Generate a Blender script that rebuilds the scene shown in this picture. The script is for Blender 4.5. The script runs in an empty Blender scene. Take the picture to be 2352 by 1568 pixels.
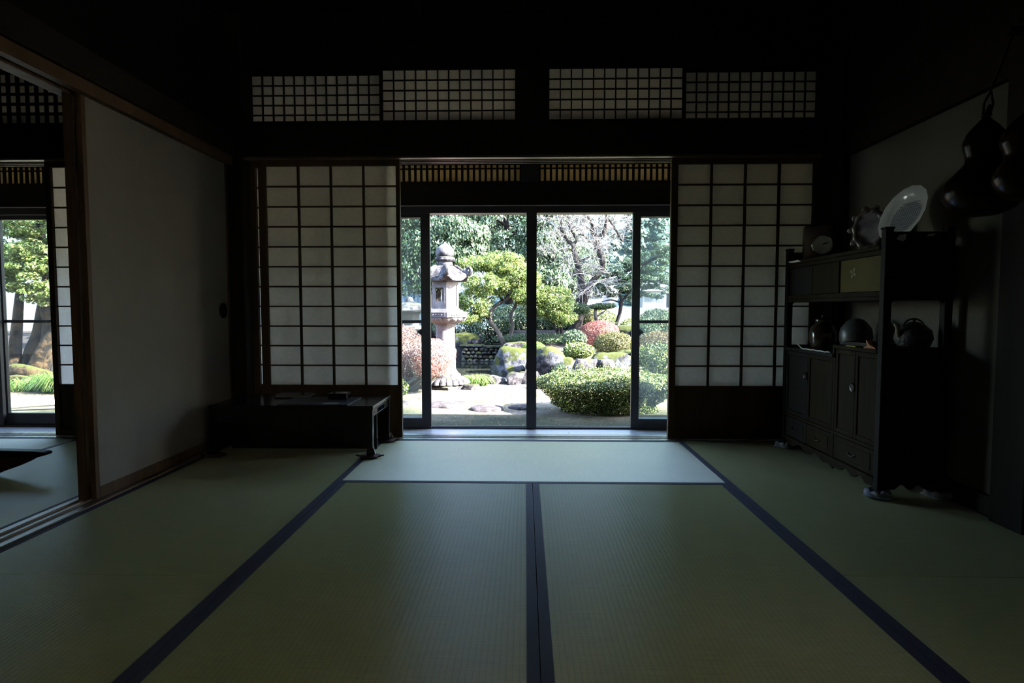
import bpy, bmesh, math, random
import numpy as np
from mathutils import Vector, Matrix, noise as mnoise

S = bpy.context.scene
COL = S.collection
R = math.radians
PI = math.pi

# ------------------------------------------------------------------ camera
cam_data = bpy.data.cameras.new('camera')
cam_data.sensor_width = 36.0
cam_data.lens = 36.0 * 1340.0 / 2352.0
cam_data.clip_start = 0.05
cam_data.clip_end = 1000
cam = bpy.data.objects.new('camera', cam_data)
COL.objects.link(cam)
cam.location = (0, 0, 0.822)
cam.rotation_euler = (R(90 - 3.2), 0, R(1.283))
S.camera = cam

# ------------------------------------------------------------------ world, sun, exposure
SUN_DIR = Vector((0.80, -0.20, 0.58)).normalized()
w = bpy.data.worlds.new('sky')
S.world = w
w.use_nodes = True
wn = w.node_tree.nodes
sky = wn.new('ShaderNodeTexSky')
sky.sky_type = 'NISHITA'
sky.sun_disc = False
sky.sun_elevation = math.asin(SUN_DIR.z)
sky.sun_rotation = math.atan2(SUN_DIR.x, SUN_DIR.y)
sky.air_density = 1.0
sky.dust_density = 1.0
wn['Background'].inputs['Strength'].default_value = 0.25
w.node_tree.links.new(sky.outputs[0], wn['Background'].inputs['Color'])

sun_data = bpy.data.lights.new('sun', 'SUN')
sun_data.energy = 9.0
sun_data.angle = R(0.55)
sun_data.color = (1.0, 0.96, 0.91)
sun = bpy.data.objects.new('sun', sun_data)
COL.objects.link(sun)
sun.location = (30, -13, 25)
sun.rotation_euler = SUN_DIR.to_track_quat('Z', 'Y').to_euler()

S.view_settings.view_transform = 'Standard'
S.view_settings.look = 'None'
S.view_settings.exposure = 3.75
S.view_settings.gamma = 1.0
S.view_settings.use_curve_mapping = False
S.cycles.max_bounces = 10
S.cycles.diffuse_bounces = 6
S.cycles.glossy_bounces = 4
S.cycles.transparent_max_bounces = 12
S.cycles.use_denoising = True
S.cycles.sample_clamp_indirect = 10.0
S.cycles.caustics_reflective = False
S.cycles.caustics_refractive = False

# ------------------------------------------------------------------ materials
def newmat(name):
    m = bpy.data.materials.new(name)
    m.use_nodes = True
    nt = m.node_tree
    return m, nt, nt.nodes['Principled BSDF'], nt.nodes['Material Output']

def N(nt, typ, **kw):
    n = nt.nodes.new('ShaderNode' + typ)
    for k, v in kw.items():
        if k.startswith('i_'):
            key = k[2:]
            n.inputs[int(key) if key.isdigit() else key].default_value = v
        else:
            setattr(n, k, v)
    return n

def c4(c):
    return (c[0], c[1], c[2], 1.0)

def ramp(nt, fac, stops):
    r = N(nt, 'ValToRGB')
    el = r.color_ramp.elements
    while len(el) < len(stops):
        el.new(0.5)
    for e, (p, c) in zip(el, stops):
        e.position = p
        e.color = c4(c)
    nt.links.new(fac, r.inputs[0])
    return r.outputs[0]

def plain(name, c, rough=0.6, c2=None, scale=6.0, stretch=(1, 1, 1), bump=0.0, metallic=0.0, spec=0.5, detail=4.0, bscale=None):
    m, nt, b, o = newmat(name)
    L = nt.links
    b.inputs['Base Color'].default_value = c4(c)
    b.inputs['Roughness'].default_value = rough
    b.inputs['Metallic'].default_value = metallic
    b.inputs['Specular IOR Level'].default_value = spec
    if c2 is not None or bump:
        tc = N(nt, 'TexCoord')
        mp = N(nt, 'Mapping')
        mp.inputs['Scale'].default_value = stretch
        L.new(tc.outputs['Object'], mp.inputs[0])
        nz = N(nt, 'TexNoise')
        nz.inputs['Scale'].default_value = scale
        nz.inputs['Detail'].default_value = detail
        L.new(mp.outputs[0], nz.inputs['Vector'])
        if c2 is not None:
            L.new(ramp(nt, nz.outputs[0], [(0.35, c), (0.68, c2)]), b.inputs['Base Color'])
        if bump:
            src = nz
            if bscale:
                src = N(nt, 'TexNoise')
                src.inputs['Scale'].default_value = bscale
                src.inputs['Detail'].default_value = 5
                L.new(mp.outputs[0], src.inputs['Vector'])
            bp = N(nt, 'Bump')
            bp.inputs['Strength'].default_value = bump
            bp.inputs['Distance'].default_value = 0.02
            L.new(src.outputs[0], bp.inputs['Height'])
            L.new(bp.outputs[0], b.inputs['Normal'])
    return m

def foliage_mat(name, stops, trans=0.35, rough=0.45, spec=0.2):
    m, nt, b, o = newmat(name)
    L = nt.links
    g = N(nt, 'NewGeometry')
    col = ramp(nt, g.outputs['Random Per Island'], stops)
    L.new(col, b.inputs['Base Color'])
    b.inputs['Roughness'].default_value = rough
    b.inputs['Specular IOR Level'].default_value = spec
    t = N(nt, 'BsdfTranslucent')
    L.new(col, t.inputs[0])
    mx = N(nt, 'MixShader')
    mx.inputs[0].default_value = trans
    L.new(b.outputs[0], mx.inputs[1])
    L.new(t.outputs[0], mx.inputs[2])
    L.new(mx.outputs[0], o.inputs[0])
    return m

def tatami_mat():
    m, nt, b, o = newmat('woven_rush')
    L = nt.links
    tc = N(nt, 'TexCoord')
    sx = N(nt, 'SeparateXYZ')
    L.new(tc.outputs['Object'], sx.inputs[0])
    # rib lines run along the mat's length (local Y); one rib every 15 mm across
    ml = N(nt, 'Math', operation='MULTIPLY', i_1=PI / 0.0152)
    L.new(sx.outputs[0], ml.inputs[0])
    sn = N(nt, 'Math', operation='SINE')
    L.new(ml.outputs[0], sn.inputs[0])
    ab = N(nt, 'Math', operation='ABSOLUTE')
    L.new(sn.outputs[0], ab.inputs[0])
    pw = N(nt, 'Math', operation='POWER', i_1=0.5)
    L.new(ab.outputs[0], pw.inputs[0])
    # single rush stalks run across the width (local X)
    mp = N(nt, 'Mapping')
    mp.inputs['Scale'].default_value = (8, 420, 1)
    L.new(tc.outputs['Object'], mp.inputs[0])
    fz = N(nt, 'TexNoise')
    fz.inputs['Scale'].default_value = 1.0
    fz.inputs['Detail'].default_value = 2
    L.new(mp.outputs[0], fz.inputs['Vector'])
    bz = N(nt, 'TexNoise')
    bz.inputs['Scale'].default_value = 1.6
    bz.inputs['Detail'].default_value = 4
    L.new(tc.outputs['Object'], bz.inputs['Vector'])
    col = ramp(nt, bz.outputs[0], [(0.3, (0.325, 0.325, 0.140)), (0.7, (0.39, 0.38, 0.18))])
    mixc = N(nt, 'MixRGB', blend_type='MULTIPLY', i_0=0.55)
    L.new(col, mixc.inputs[1])
    L.new(ramp(nt, fz.outputs[0], [(0.3, (0.72, 0.72, 0.72)), (0.7, (1.1, 1.1, 1.1))]), mixc.inputs[2])
    mixd = N(nt, 'MixRGB', blend_type='MULTIPLY', i_0=0.45)
    L.new(mixc.outputs[0], mixd.inputs[1])
    L.new(ramp(nt, pw.outputs[0], [(0.0, (0.45, 0.45, 0.45)), (0.75, (1, 1, 1))]), mixd.inputs[2])
    L.new(mixd.outputs[0], b.inputs['Base Color'])
    bp = N(nt, 'Bump')
    bp.inputs['Strength'].default_value = 0.13
    bp.inputs['Distance'].default_value = 0.0022
    L.new(pw.outputs[0], bp.inputs['Height'])
    L.new(bp.outputs[0], b.inputs['Normal'])
    b.inputs['Roughness'].default_value = 0.42
    b.inputs['Specular IOR Level'].default_value = 0.55
    b.inputs['Anisotropic'].default_value = 0.95
    b.inputs['Sheen Weight'].default_value = 0.08
    b.inputs['Sheen Roughness'].default_value = 0.35
    cv = N(nt, 'CombineXYZ', i_0=0.0, i_1=1.0, i_2=0.0)
    vt = N(nt, 'VectorTransform', vector_type='VECTOR', convert_from='OBJECT', convert_to='WORLD')
    L.new(cv.outputs[0], vt.inputs[0])
    L.new(vt.outputs[0], b.inputs['Tangent'])
    return m

def wood(name, c1, c2, rough=0.45, axis=0, bump=0.15, spec=0.5):
    st = [22, 22, 22]
    st[axis] = 1.6
    return plain(name, c1, rough, c2, 1.0, tuple(st), bump, spec=spec)

def paper_mat(name='shoji_paper', through=0.57, k=(1.0, 1.0, 1.0)):
    m, nt, b, o = newmat(name)
    L = nt.links
    nt.nodes.remove(b)
    tc = N(nt, 'TexCoord')
    nz = N(nt, 'TexNoise')
    nz.inputs['Scale'].default_value = 60
    nz.inputs['Detail'].default_value = 5
    L.new(tc.outputs['Object'], nz.inputs['Vector'])
    col = ramp(nt, nz.outputs[0], [(0.3, (0.80 * k[0], 0.78 * k[1], 0.74 * k[2])), (0.7, (0.88 * k[0], 0.86 * k[1], 0.82 * k[2]))])
    d = N(nt, 'BsdfDiffuse')
    t = N(nt, 'BsdfTranslucent')
    L.new(col, d.inputs[0])
    L.new(col, t.inputs[0])
    mx = N(nt, 'MixShader', i_0=through)
    L.new(d.outputs[0], mx.inputs[1])
    L.new(t.outputs[0], mx.inputs[2])
    L.new(mx.outputs[0], o.inputs[0])
    return m

def glass_mat(name='window_glass', veil=0.12):
    m, nt, b, o = newmat(name)
    L = nt.links
    nt.nodes.remove(b)
    t = N(nt, 'BsdfTransparent')
    t.inputs[0].default_value = (0.93, 0.96, 0.95, 1)
    g = N(nt, 'BsdfGlossy')
    g.inputs['Roughness'].default_value = 0.03
    f = N(nt, 'Fresnel')
    gm = N(nt, 'NewGeometry')
    io = N(nt, 'MapRange')                      # the same reflection from either side of the pane
    io.inputs['To Min'].default_value = 1.5
    io.inputs['To Max'].default_value = 1 / 1.5
    L.new(gm.outputs['Backfacing'], io.inputs['Value'])
    L.new(io.outputs[0], f.inputs[0])
    mx = N(nt, 'MixShader')
    L.new(f.outputs[0], mx.inputs[0])
    L.new(t.outputs[0], mx.inputs[1])
    L.new(g.outputs[0], mx.inputs[2])
    # a pale, uneven diffuse layer mixed over the pane
    d = N(nt, 'BsdfDiffuse')
    d.inputs[0].default_value = (0.8, 0.85, 0.88, 1)
    tc = N(nt, 'TexCoord')
    nz = N(nt, 'TexNoise')
    nz.inputs['Scale'].default_value = 3.0
    L.new(tc.outputs['Object'], nz.inputs['Vector'])
    ml = N(nt, 'Math', operation='MULTIPLY', i_1=veil)
    L.new(nz.outputs[0], ml.inputs[0])
    mx2 = N(nt, 'MixShader')
    L.new(ml.outputs[0], mx2.inputs[0])
    L.new(mx.outputs[0], mx2.inputs[1])
    L.new(d.outputs[0], mx2.inputs[2])
    L.new(mx2.outputs[0], o.inputs[0])
    return m

def rock_mat(name, c1, c2, moss=(0.12, 0.17, 0.02), amount=0.5, mscale=6.0):
    m, nt, b, o = newmat(name)
    L = nt.links
    tc = N(nt, 'TexCoord')
    nz = N(nt, 'TexNoise')
    nz.inputs['Scale'].default_value = 7
    nz.inputs['Detail'].default_value = 10
    nz.inputs['Roughness'].default_value = 0.68
    L.new(tc.outputs['Object'], nz.inputs['Vector'])
    col = ramp(nt, nz.outputs[0], [(0.44, c1), (0.60, c2)])
    g = N(nt, 'NewGeometry')
    sp = N(nt, 'SeparateXYZ')
    L.new(g.outputs['Normal'], sp.inputs[0])
    n2 = N(nt, 'TexNoise')
    n2.inputs['Scale'].default_value = mscale
    n2.inputs['Detail'].default_value = 6
    L.new(tc.outputs['Object'], n2.inputs['Vector'])
    a = N(nt, 'Math', operation='MULTIPLY_ADD', i_1=0.55, i_2=amount - 0.75)
    L.new(sp.outputs[2], a.inputs[0])
    a2 = N(nt, 'Math', operation='ADD')
    L.new(a.outputs[0], a2.inputs[0])
    L.new(n2.outputs[0], a2.inputs[1])
    k = ramp(nt, a2.outputs[0], [(0.42, (0, 0, 0)), (0.52, (1, 1, 1))])
    mc = N(nt, 'MixRGB')
    L.new(k, mc.inputs[0])
    L.new(col, mc.inputs[1])
    mc.inputs[2].default_value = c4(moss)
    L.new(mc.outputs[0], b.inputs['Base Color'])
    b.inputs['Roughness'].default_value = 0.9
    b.inputs['Specular IOR Level'].default_value = 0.15
    bp = N(nt, 'Bump', i_0=0.6, i_1=0.05)
    L.new(nz.outputs[0], bp.inputs['Height'])
    L.new(bp.outputs[0], b.inputs['Normal'])
    return m

def ground_mat():
    m, nt, b, o = newmat('mossy_ground')
    L = nt.links
    tc = N(nt, 'TexCoord')
    n1 = N(nt, 'TexNoise')
    n1.inputs['Scale'].default_value = 1.3
    n1.inputs['Detail'].default_value = 8
    n1.inputs['Roughness'].default_value = 0.65
    L.new(tc.outputs['Object'], n1.inputs['Vector'])
    n2 = N(nt, 'TexNoise')
    n2.inputs['Scale'].default_value = 38
    n2.inputs['Detail'].default_value = 6
    n2.inputs['Roughness'].default_value = 0.75
    L.new(tc.outputs['Object'], n2.inputs['Vector'])
    ad = N(nt, 'Math', operation='MULTIPLY_ADD', i_1=0.6)
    L.new(n2.outputs[0], ad.inputs[0])
    ml = N(nt, 'Math', operation='MULTIPLY', i_1=0.55)
    L.new(n1.outputs[0], ml.inputs[0])
    L.new(ml.outputs[0], ad.inputs[2])
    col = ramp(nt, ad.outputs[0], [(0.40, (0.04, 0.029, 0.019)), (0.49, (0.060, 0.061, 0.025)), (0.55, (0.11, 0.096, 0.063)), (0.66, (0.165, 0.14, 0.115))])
    # moss before the house, its tone darkened to carry the eave shade
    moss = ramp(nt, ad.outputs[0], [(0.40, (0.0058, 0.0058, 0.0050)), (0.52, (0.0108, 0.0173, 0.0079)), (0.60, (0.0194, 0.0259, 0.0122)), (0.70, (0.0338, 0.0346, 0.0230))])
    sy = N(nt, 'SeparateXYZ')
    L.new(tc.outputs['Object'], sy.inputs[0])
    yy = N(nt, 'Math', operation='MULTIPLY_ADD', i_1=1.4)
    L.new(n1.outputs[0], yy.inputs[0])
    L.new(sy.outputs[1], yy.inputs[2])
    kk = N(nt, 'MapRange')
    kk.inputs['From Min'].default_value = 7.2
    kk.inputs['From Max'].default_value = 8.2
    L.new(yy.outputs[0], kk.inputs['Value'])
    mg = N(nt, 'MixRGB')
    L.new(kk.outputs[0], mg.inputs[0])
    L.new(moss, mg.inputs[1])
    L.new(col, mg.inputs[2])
    shaded_soil = ramp(nt, ad.outputs[0], [(0.40, (0.006, 0.005, 0.005)), (0.55, (0.014, 0.011, 0.010)), (0.70, (0.032, 0.026, 0.022))])  # soil of the banks, its tone darkened for the tree shade there
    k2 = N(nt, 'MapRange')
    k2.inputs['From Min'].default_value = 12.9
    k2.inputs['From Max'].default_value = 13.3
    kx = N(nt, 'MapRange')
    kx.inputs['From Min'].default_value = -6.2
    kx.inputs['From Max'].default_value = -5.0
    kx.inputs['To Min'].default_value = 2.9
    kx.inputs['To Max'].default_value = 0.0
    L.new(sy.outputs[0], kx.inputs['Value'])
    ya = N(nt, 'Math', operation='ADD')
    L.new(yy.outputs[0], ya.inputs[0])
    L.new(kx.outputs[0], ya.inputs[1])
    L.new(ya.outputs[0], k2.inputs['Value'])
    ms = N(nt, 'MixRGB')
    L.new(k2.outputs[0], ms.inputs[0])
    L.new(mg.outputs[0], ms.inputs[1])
    L.new(shaded_soil, ms.inputs[2])
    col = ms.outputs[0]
    L.new(col, b.inputs['Base Color'])
    b.inputs['Roughness'].default_value = 0.95
    b.inputs['Specular IOR Level'].default_value = 0.15
    bp = N(nt, 'Bump', i_0=0.7, i_1=0.04)
    L.new(n2.outputs[0], bp.inputs['Height'])
    L.new(bp.outputs[0], b.inputs['Normal'])
    return m

def water_mat():
    m, nt, b, o = newmat('pond_water')
    b.inputs['Base Color'].default_value = (0.012, 0.014, 0.01, 1)
    b.inputs['Roughness'].default_value = 0.04
    b.inputs['IOR'].default_value = 1.33
    tc = N(nt, 'TexCoord')
    nz = N(nt, 'TexNoise')
    nz.inputs['Scale'].default_value = 7
    nt.links.new(tc.outputs['Object'], nz.inputs['Vector'])
    bp = N(nt, 'Bump', i_0=0.12, i_1=0.02)
    nt.links.new(nz.outputs[0], bp.inputs['Height'])
    nt.links.new(bp.outputs[0], b.inputs['Normal'])
    return m

def stripe_mat(name, c1, c2, period, rough=0.5):
    m, nt, b, o = newmat(name)
    tc = N(nt, 'TexCoord')
    sx = N(nt, 'SeparateXYZ')
    nt.links.new(tc.outputs['Object'], sx.inputs[0])
    ml = N(nt, 'Math', operation='MULTIPLY', i_1=2 * PI / period)
    nt.links.new(sx.outputs[0], ml.inputs[0])
    sn = N(nt, 'Math', operation='SINE')
    nt.links.new(ml.outputs[0], sn.inputs[0])
    nt.links.new(ramp(nt, sn.outputs[0], [(0.0, c1), (0.6, c2)]), b.inputs['Base Color'])
    b.inputs['Roughness'].default_value = rough
    return m

MAT = {
    'wood': wood('old_dark_timber', (0.008, 0.006, 0.004), (0.016, 0.011, 0.007), 0.6, 2, spec=0.12),
    'woodx': wood('old_dark_beam', (0.008, 0.006, 0.004), (0.015, 0.0105, 0.007), 0.6, 0, spec=0.1),
    'brown': wood('brown_cedar', (0.0562, 0.0325, 0.0175), (0.0875, 0.0500, 0.0263), 0.5, 2, spec=0.15),
    'brownx': wood('brown_cedar_rail', (0.075, 0.045, 0.025), (0.12, 0.072, 0.04), 0.35, 0),
    'floorw': wood('polished_veranda_boards', (0.36, 0.355, 0.37), (0.44, 0.435, 0.45), 0.24, 0, 0.02, 1.0),
    'sill': wood('worn_threshold', (0.1500, 0.1275, 0.1050), (0.2250, 0.1875, 0.1500), 0.25, 0, 0.05, 1.0),
    'silly': wood('worn_threshold_lengthwise', (0.14, 0.09, 0.05), (0.22, 0.15, 0.085), 0.38, 1, 0.08),
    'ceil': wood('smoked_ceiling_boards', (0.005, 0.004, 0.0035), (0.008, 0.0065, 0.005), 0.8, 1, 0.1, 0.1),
    'lacq': plain('black_lacquer', (0.006, 0.005, 0.005), 0.22),
    'desk': plain('dark_lacquered_wood', (0.006, 0.004, 0.0035), 0.26, (0.010, 0.006, 0.005), 2.0, (2, 20, 20), spec=0.4),
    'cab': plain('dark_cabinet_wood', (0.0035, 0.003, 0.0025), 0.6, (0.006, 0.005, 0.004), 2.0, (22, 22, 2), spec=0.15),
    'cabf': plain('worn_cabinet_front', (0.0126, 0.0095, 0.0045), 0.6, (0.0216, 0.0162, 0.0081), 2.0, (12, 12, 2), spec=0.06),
    'gold': plain('faded_gold_panel', (0.055, 0.046, 0.006), 0.5, (0.085, 0.072, 0.013), 6.0, spec=0.1),
    'tatami': tatami_mat(),
    'heri': plain('navy_cloth_border', (0.017, 0.012, 0.034), 0.8, (0.023, 0.016, 0.044), 200),
    'paper': paper_mat(),
    'paper_mid': paper_mat('transom_paper', 0.46, (0.95, 0.95, 0.97)),
    'paper_shaded': paper_mat('shaded_transom_paper', 0.36, (0.8, 0.8, 0.8)),  # outer transoms: the dim veranda ends are put into the paper tone
    'ebony': plain('dull_black_wood', (0.004, 0.0035, 0.003), 0.5, spec=0.08),
    'redlacq': plain('dark_red_underside', (0.03, 0.010, 0.007), 0.5, spec=0.1),
    'fusuma': plain('pale_door_paper', (0.1310, 0.1200, 0.1027), 0.85, (0.1573, 0.1442, 0.1244), 2.5, bump=0.05, bscale=80),
    'plaster': plain('pale_sand_plaster', (0.1008, 0.0955, 0.0795), 0.95, (0.1193, 0.1114, 0.0955), 2.0, bump=0.08, bscale=60, spec=0.1),
    'drab': plain('sand_plaster', (0.22, 0.20, 0.165), 0.95, (0.28, 0.25, 0.21), 2.0, spec=0.1),
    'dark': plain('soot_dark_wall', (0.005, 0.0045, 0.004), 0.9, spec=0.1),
    'glass': glass_mat(),
    'glass_hazy': glass_mat('hazy_window_glass', 0.32),
    'sash': plain('dark_bronze_sash', (0.020, 0.018, 0.018), 0.4, metallic=0.2),
    'rail': plain('edge_highlight', (0.35, 0.28, 0.26), 0.3),  # pale colour standing in for a highlight above the head rail
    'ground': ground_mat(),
    'water': water_mat(),
    'stone': rock_mat('weathered_granite', (0.0149, 0.0142, 0.0162), (0.0743, 0.0709, 0.0777), (0.0270, 0.0304, 0.0135), 0.15),
    'stone2': rock_mat('pale_granite', (0.0829, 0.0752, 0.0797), (0.1275, 0.1160, 0.1211), (0.0701, 0.0670, 0.0446), 0.0),
    'rockm': rock_mat('mossy_rock', (0.0054, 0.0065, 0.0086), (0.0513, 0.0540, 0.0648), (0.0216, 0.0266, 0.0040), 0.47),
    'rock': rock_mat('grey_rock', (0.0095, 0.0084, 0.0095), (0.0630, 0.0577, 0.0604), (0.0210, 0.0241, 0.0053), 0.2),
    'slab': rock_mat('stepping_stone', (0.022, 0.018, 0.020), (0.055, 0.047, 0.05), (0.04, 0.044, 0.016), 0.0),
    'pebble': rock_mat('pebble_wall', (0.0096, 0.0096, 0.0088), (0.0880, 0.0840, 0.0760), (0.0960, 0.1120, 0.0240), 0.25),
    'bark': plain('dark_bark', (0.007, 0.006, 0.006), 0.9, (0.018, 0.015, 0.014), 14, (1, 1, 0.35), 0.6, spec=0.08),
    'barkmoss': rock_mat('mossy_bark', (0.008, 0.007, 0.006), (0.03, 0.026, 0.023), (0.07, 0.075, 0.010), 0.22, 4.0),
    'barkpale': plain('pale_bark', (0.0280, 0.0240, 0.0200), 0.85, (0.0880, 0.0760, 0.0680), 10, (1, 1, 0.4), 0.4, spec=0.08),
    'barkorange': rock_mat('lichen_maple_bark', (0.006, 0.005, 0.004), (0.048, 0.031, 0.016), (0.030, 0.034, 0.008), 0.32, 9.0),
    'twig': plain('pale_twigs', (0.1650, 0.1500, 0.1425), 0.8),
    'azalea': foliage_mat('azalea_leaves', [(0.0, (0.0053, 0.0126, 0.0032)), (0.50, (0.0294, 0.0525, 0.0084)), (0.76, (0.1785, 0.2205, 0.0441)), (1.0, (0.4830, 0.4830, 0.2100))], 0.08, 0.4),
    'redleaf': foliage_mat('red_autumn_leaves', [(0.0, (0.1872, 0.0936, 0.0720)), (0.40, (0.3312, 0.1440, 0.1296)), (0.75, (0.3960, 0.2592, 0.2232)), (1.0, (0.4320, 0.3744, 0.3168))], 0.45),
    'domeleaf': foliage_mat('crimson_dome_leaves', [(0.0, (0.0675, 0.0263, 0.0150)), (0.5, (0.2025, 0.0562, 0.0562)), (0.9, (0.2550, 0.1125, 0.0975)), (1.0, (0.1500, 0.1275, 0.0525))], 0.25),
    'dryleaf': foliage_mat('dull_olive_leaves', [(0.0, (0.0300, 0.0375, 0.0100)), (0.6, (0.0800, 0.0800, 0.0300)), (1.0, (0.1300, 0.1150, 0.0500))], 0.3),
    'brownleaf': foliage_mat('brownish_leaves', [(0.0, (0.0600, 0.0480, 0.0180)), (0.6, (0.1440, 0.1020, 0.0480)), (1.0, (0.1800, 0.1320, 0.0660))], 0.3),
    'limeleaf': foliage_mat('lime_maple_leaves', [(0.0, (0.0277, 0.0594, 0.0127)), (0.45, (0.0950, 0.1426, 0.0332)), (0.85, (0.1901, 0.2218, 0.0673)), (1.0, (0.2376, 0.2059, 0.0950))], 0.4),
    'everleaf': foliage_mat('glossy_evergreen_leaves', [(0.0, (0.008, 0.020, 0.010)), (0.55, (0.035, 0.062, 0.026)), (1.0, (0.115, 0.15, 0.08))], 0.06, 0.32, 0.4),
    'paleever': foliage_mat('grey_green_leaves', [(0.0, (0.0200, 0.0400, 0.0240)), (0.6, (0.0520, 0.0840, 0.0440)), (1.0, (0.1040, 0.1320, 0.0720))], 0.3),
    'needle': foliage_mat('dark_needles', [(0.0, (0.012, 0.025, 0.010)), (0.7, (0.03, 0.05, 0.018)), (1.0, (0.05, 0.075, 0.03))], 0.15),
    'conifer': foliage_mat('hillside_conifer', [(0.0, (0.0240, 0.0440, 0.0400)), (0.6, (0.0480, 0.0800, 0.0640)), (1.0, (0.0960, 0.1280, 0.0960))], 0.2),
    'grass': foliage_mat('lily_grass_blades', [(0.0, (0.0340, 0.0765, 0.0170)), (0.6, (0.0850, 0.1530, 0.0340)), (1.0, (0.1615, 0.2040, 0.0595))], 0.45),
    'hill': plain('wooded_hillside', (0.0320, 0.0560, 0.0560), 1.0, (0.0880, 0.1200, 0.1040), 0.35, bump=0.8, spec=0.0, detail=8),  # distance haze put into the colour as a blue-green tint
    'field': plain('pale_stubble_field', (0.0825, 0.1125, 0.0375), 1.0, (0.1950, 0.1800, 0.1125), 0.12, (0.25, 1, 1), spec=0.0, detail=8),
    'concrete': plain('pale_concrete', (0.1050, 0.0945, 0.0875), 0.9, (0.1330, 0.1225, 0.1120), 2),
    'whitewall': plain('white_render', (0.2100, 0.2100, 0.2240), 0.8),
    'roofgrey': plain('grey_roof', (0.1100, 0.1150, 0.1300), 0.7),
    'siding': stripe_mat('blue_corrugated_siding', (0.1320, 0.2160, 0.4200), (0.3720, 0.4320, 0.5280), 0.18),
    'fence': stripe_mat('white_corrugated_fence', (0.0990, 0.1044, 0.1116), (0.1404, 0.1440, 0.1512), 0.22),
    'tile': plain('roof_tile', (0.06, 0.06, 0.065), 0.6),
    'soffit': wood('eave_soffit', (0.10, 0.065, 0.04), (0.16, 0.11, 0.07), 0.7, 1),
    'gourd': plain('polished_gourd', (0.014, 0.008, 0.005), 0.22, (0.026, 0.013, 0.008), 3, spec=0.15),
    'cord': plain('dark_cord', (0.02, 0.014, 0.01), 0.8),
    'inlay': plain('pale_inlay', (0.11, 0.085, 0.03), 0.5),
    'dial': plain('clock_dial', (0.80, 0.86, 0.86), 0.4),
    'chrome': plain('polished_rim', (0.6, 0.6, 0.58), 0.15, metallic=1.0),
    'glasspink': plain('moulded_glass_frame', (0.10, 0.09, 0.09), 0.12, (0.25, 0.22, 0.22), 30),
    'picture': plain('faint_picture', (0.22, 0.20, 0.27), 0.15, (0.55, 0.55, 0.60), 12),
    'china': plain('glazed_china', (0.50, 0.53, 0.56), 0.1, (0.60, 0.62, 0.63), 8),
    'chinadark': plain('painted_blue_grid', (0.20, 0.23, 0.28), 0.2),
    'jar': plain('brown_glazed_jar', (0.022, 0.014, 0.009), 0.12, (0.035, 0.022, 0.013), 5),
    'pot': plain('grey_pot', (0.05, 0.055, 0.055), 0.35, (0.08, 0.085, 0.08), 8),
    'iron': plain('cast_iron', (0.02, 0.018, 0.016), 0.45, bump=0.4, c2=(0.03, 0.026, 0.022), scale=60),
    'spout': plain('pale_spout', (0.30, 0.25, 0.17), 0.3),
    'cloth': plain('blue_white_cloth', (0.1280, 0.1360, 0.1920), 0.9, (0.4000, 0.4000, 0.4480), 25, bump=0.3),
    'lace': plain('white_lace', (0.62, 0.62, 0.60), 0.9, (0.72, 0.72, 0.70), 60),
    'pad': plain('red_brown_cloth', (0.0450, 0.0135, 0.0113), 0.8, (0.0720, 0.0225, 0.0180), 30),
    'yellowp': plain('yellow_green_paper', (0.42, 0.42, 0.12), 0.8),
    'orangep': plain('orange_brown_paper', (0.45, 0.22, 0.10), 0.8, (0.40, 0.14, 0.09), 14),
    'mat': plain('dark_blue_desk_mat', (0.008, 0.009, 0.022), 0.6),
    'note': plain('cream_paper', (0.2100, 0.2000, 0.1700), 0.8),
    'pole': plain('white_pole', (0.80, 0.78, 0.82), 0.4),
}

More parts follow.
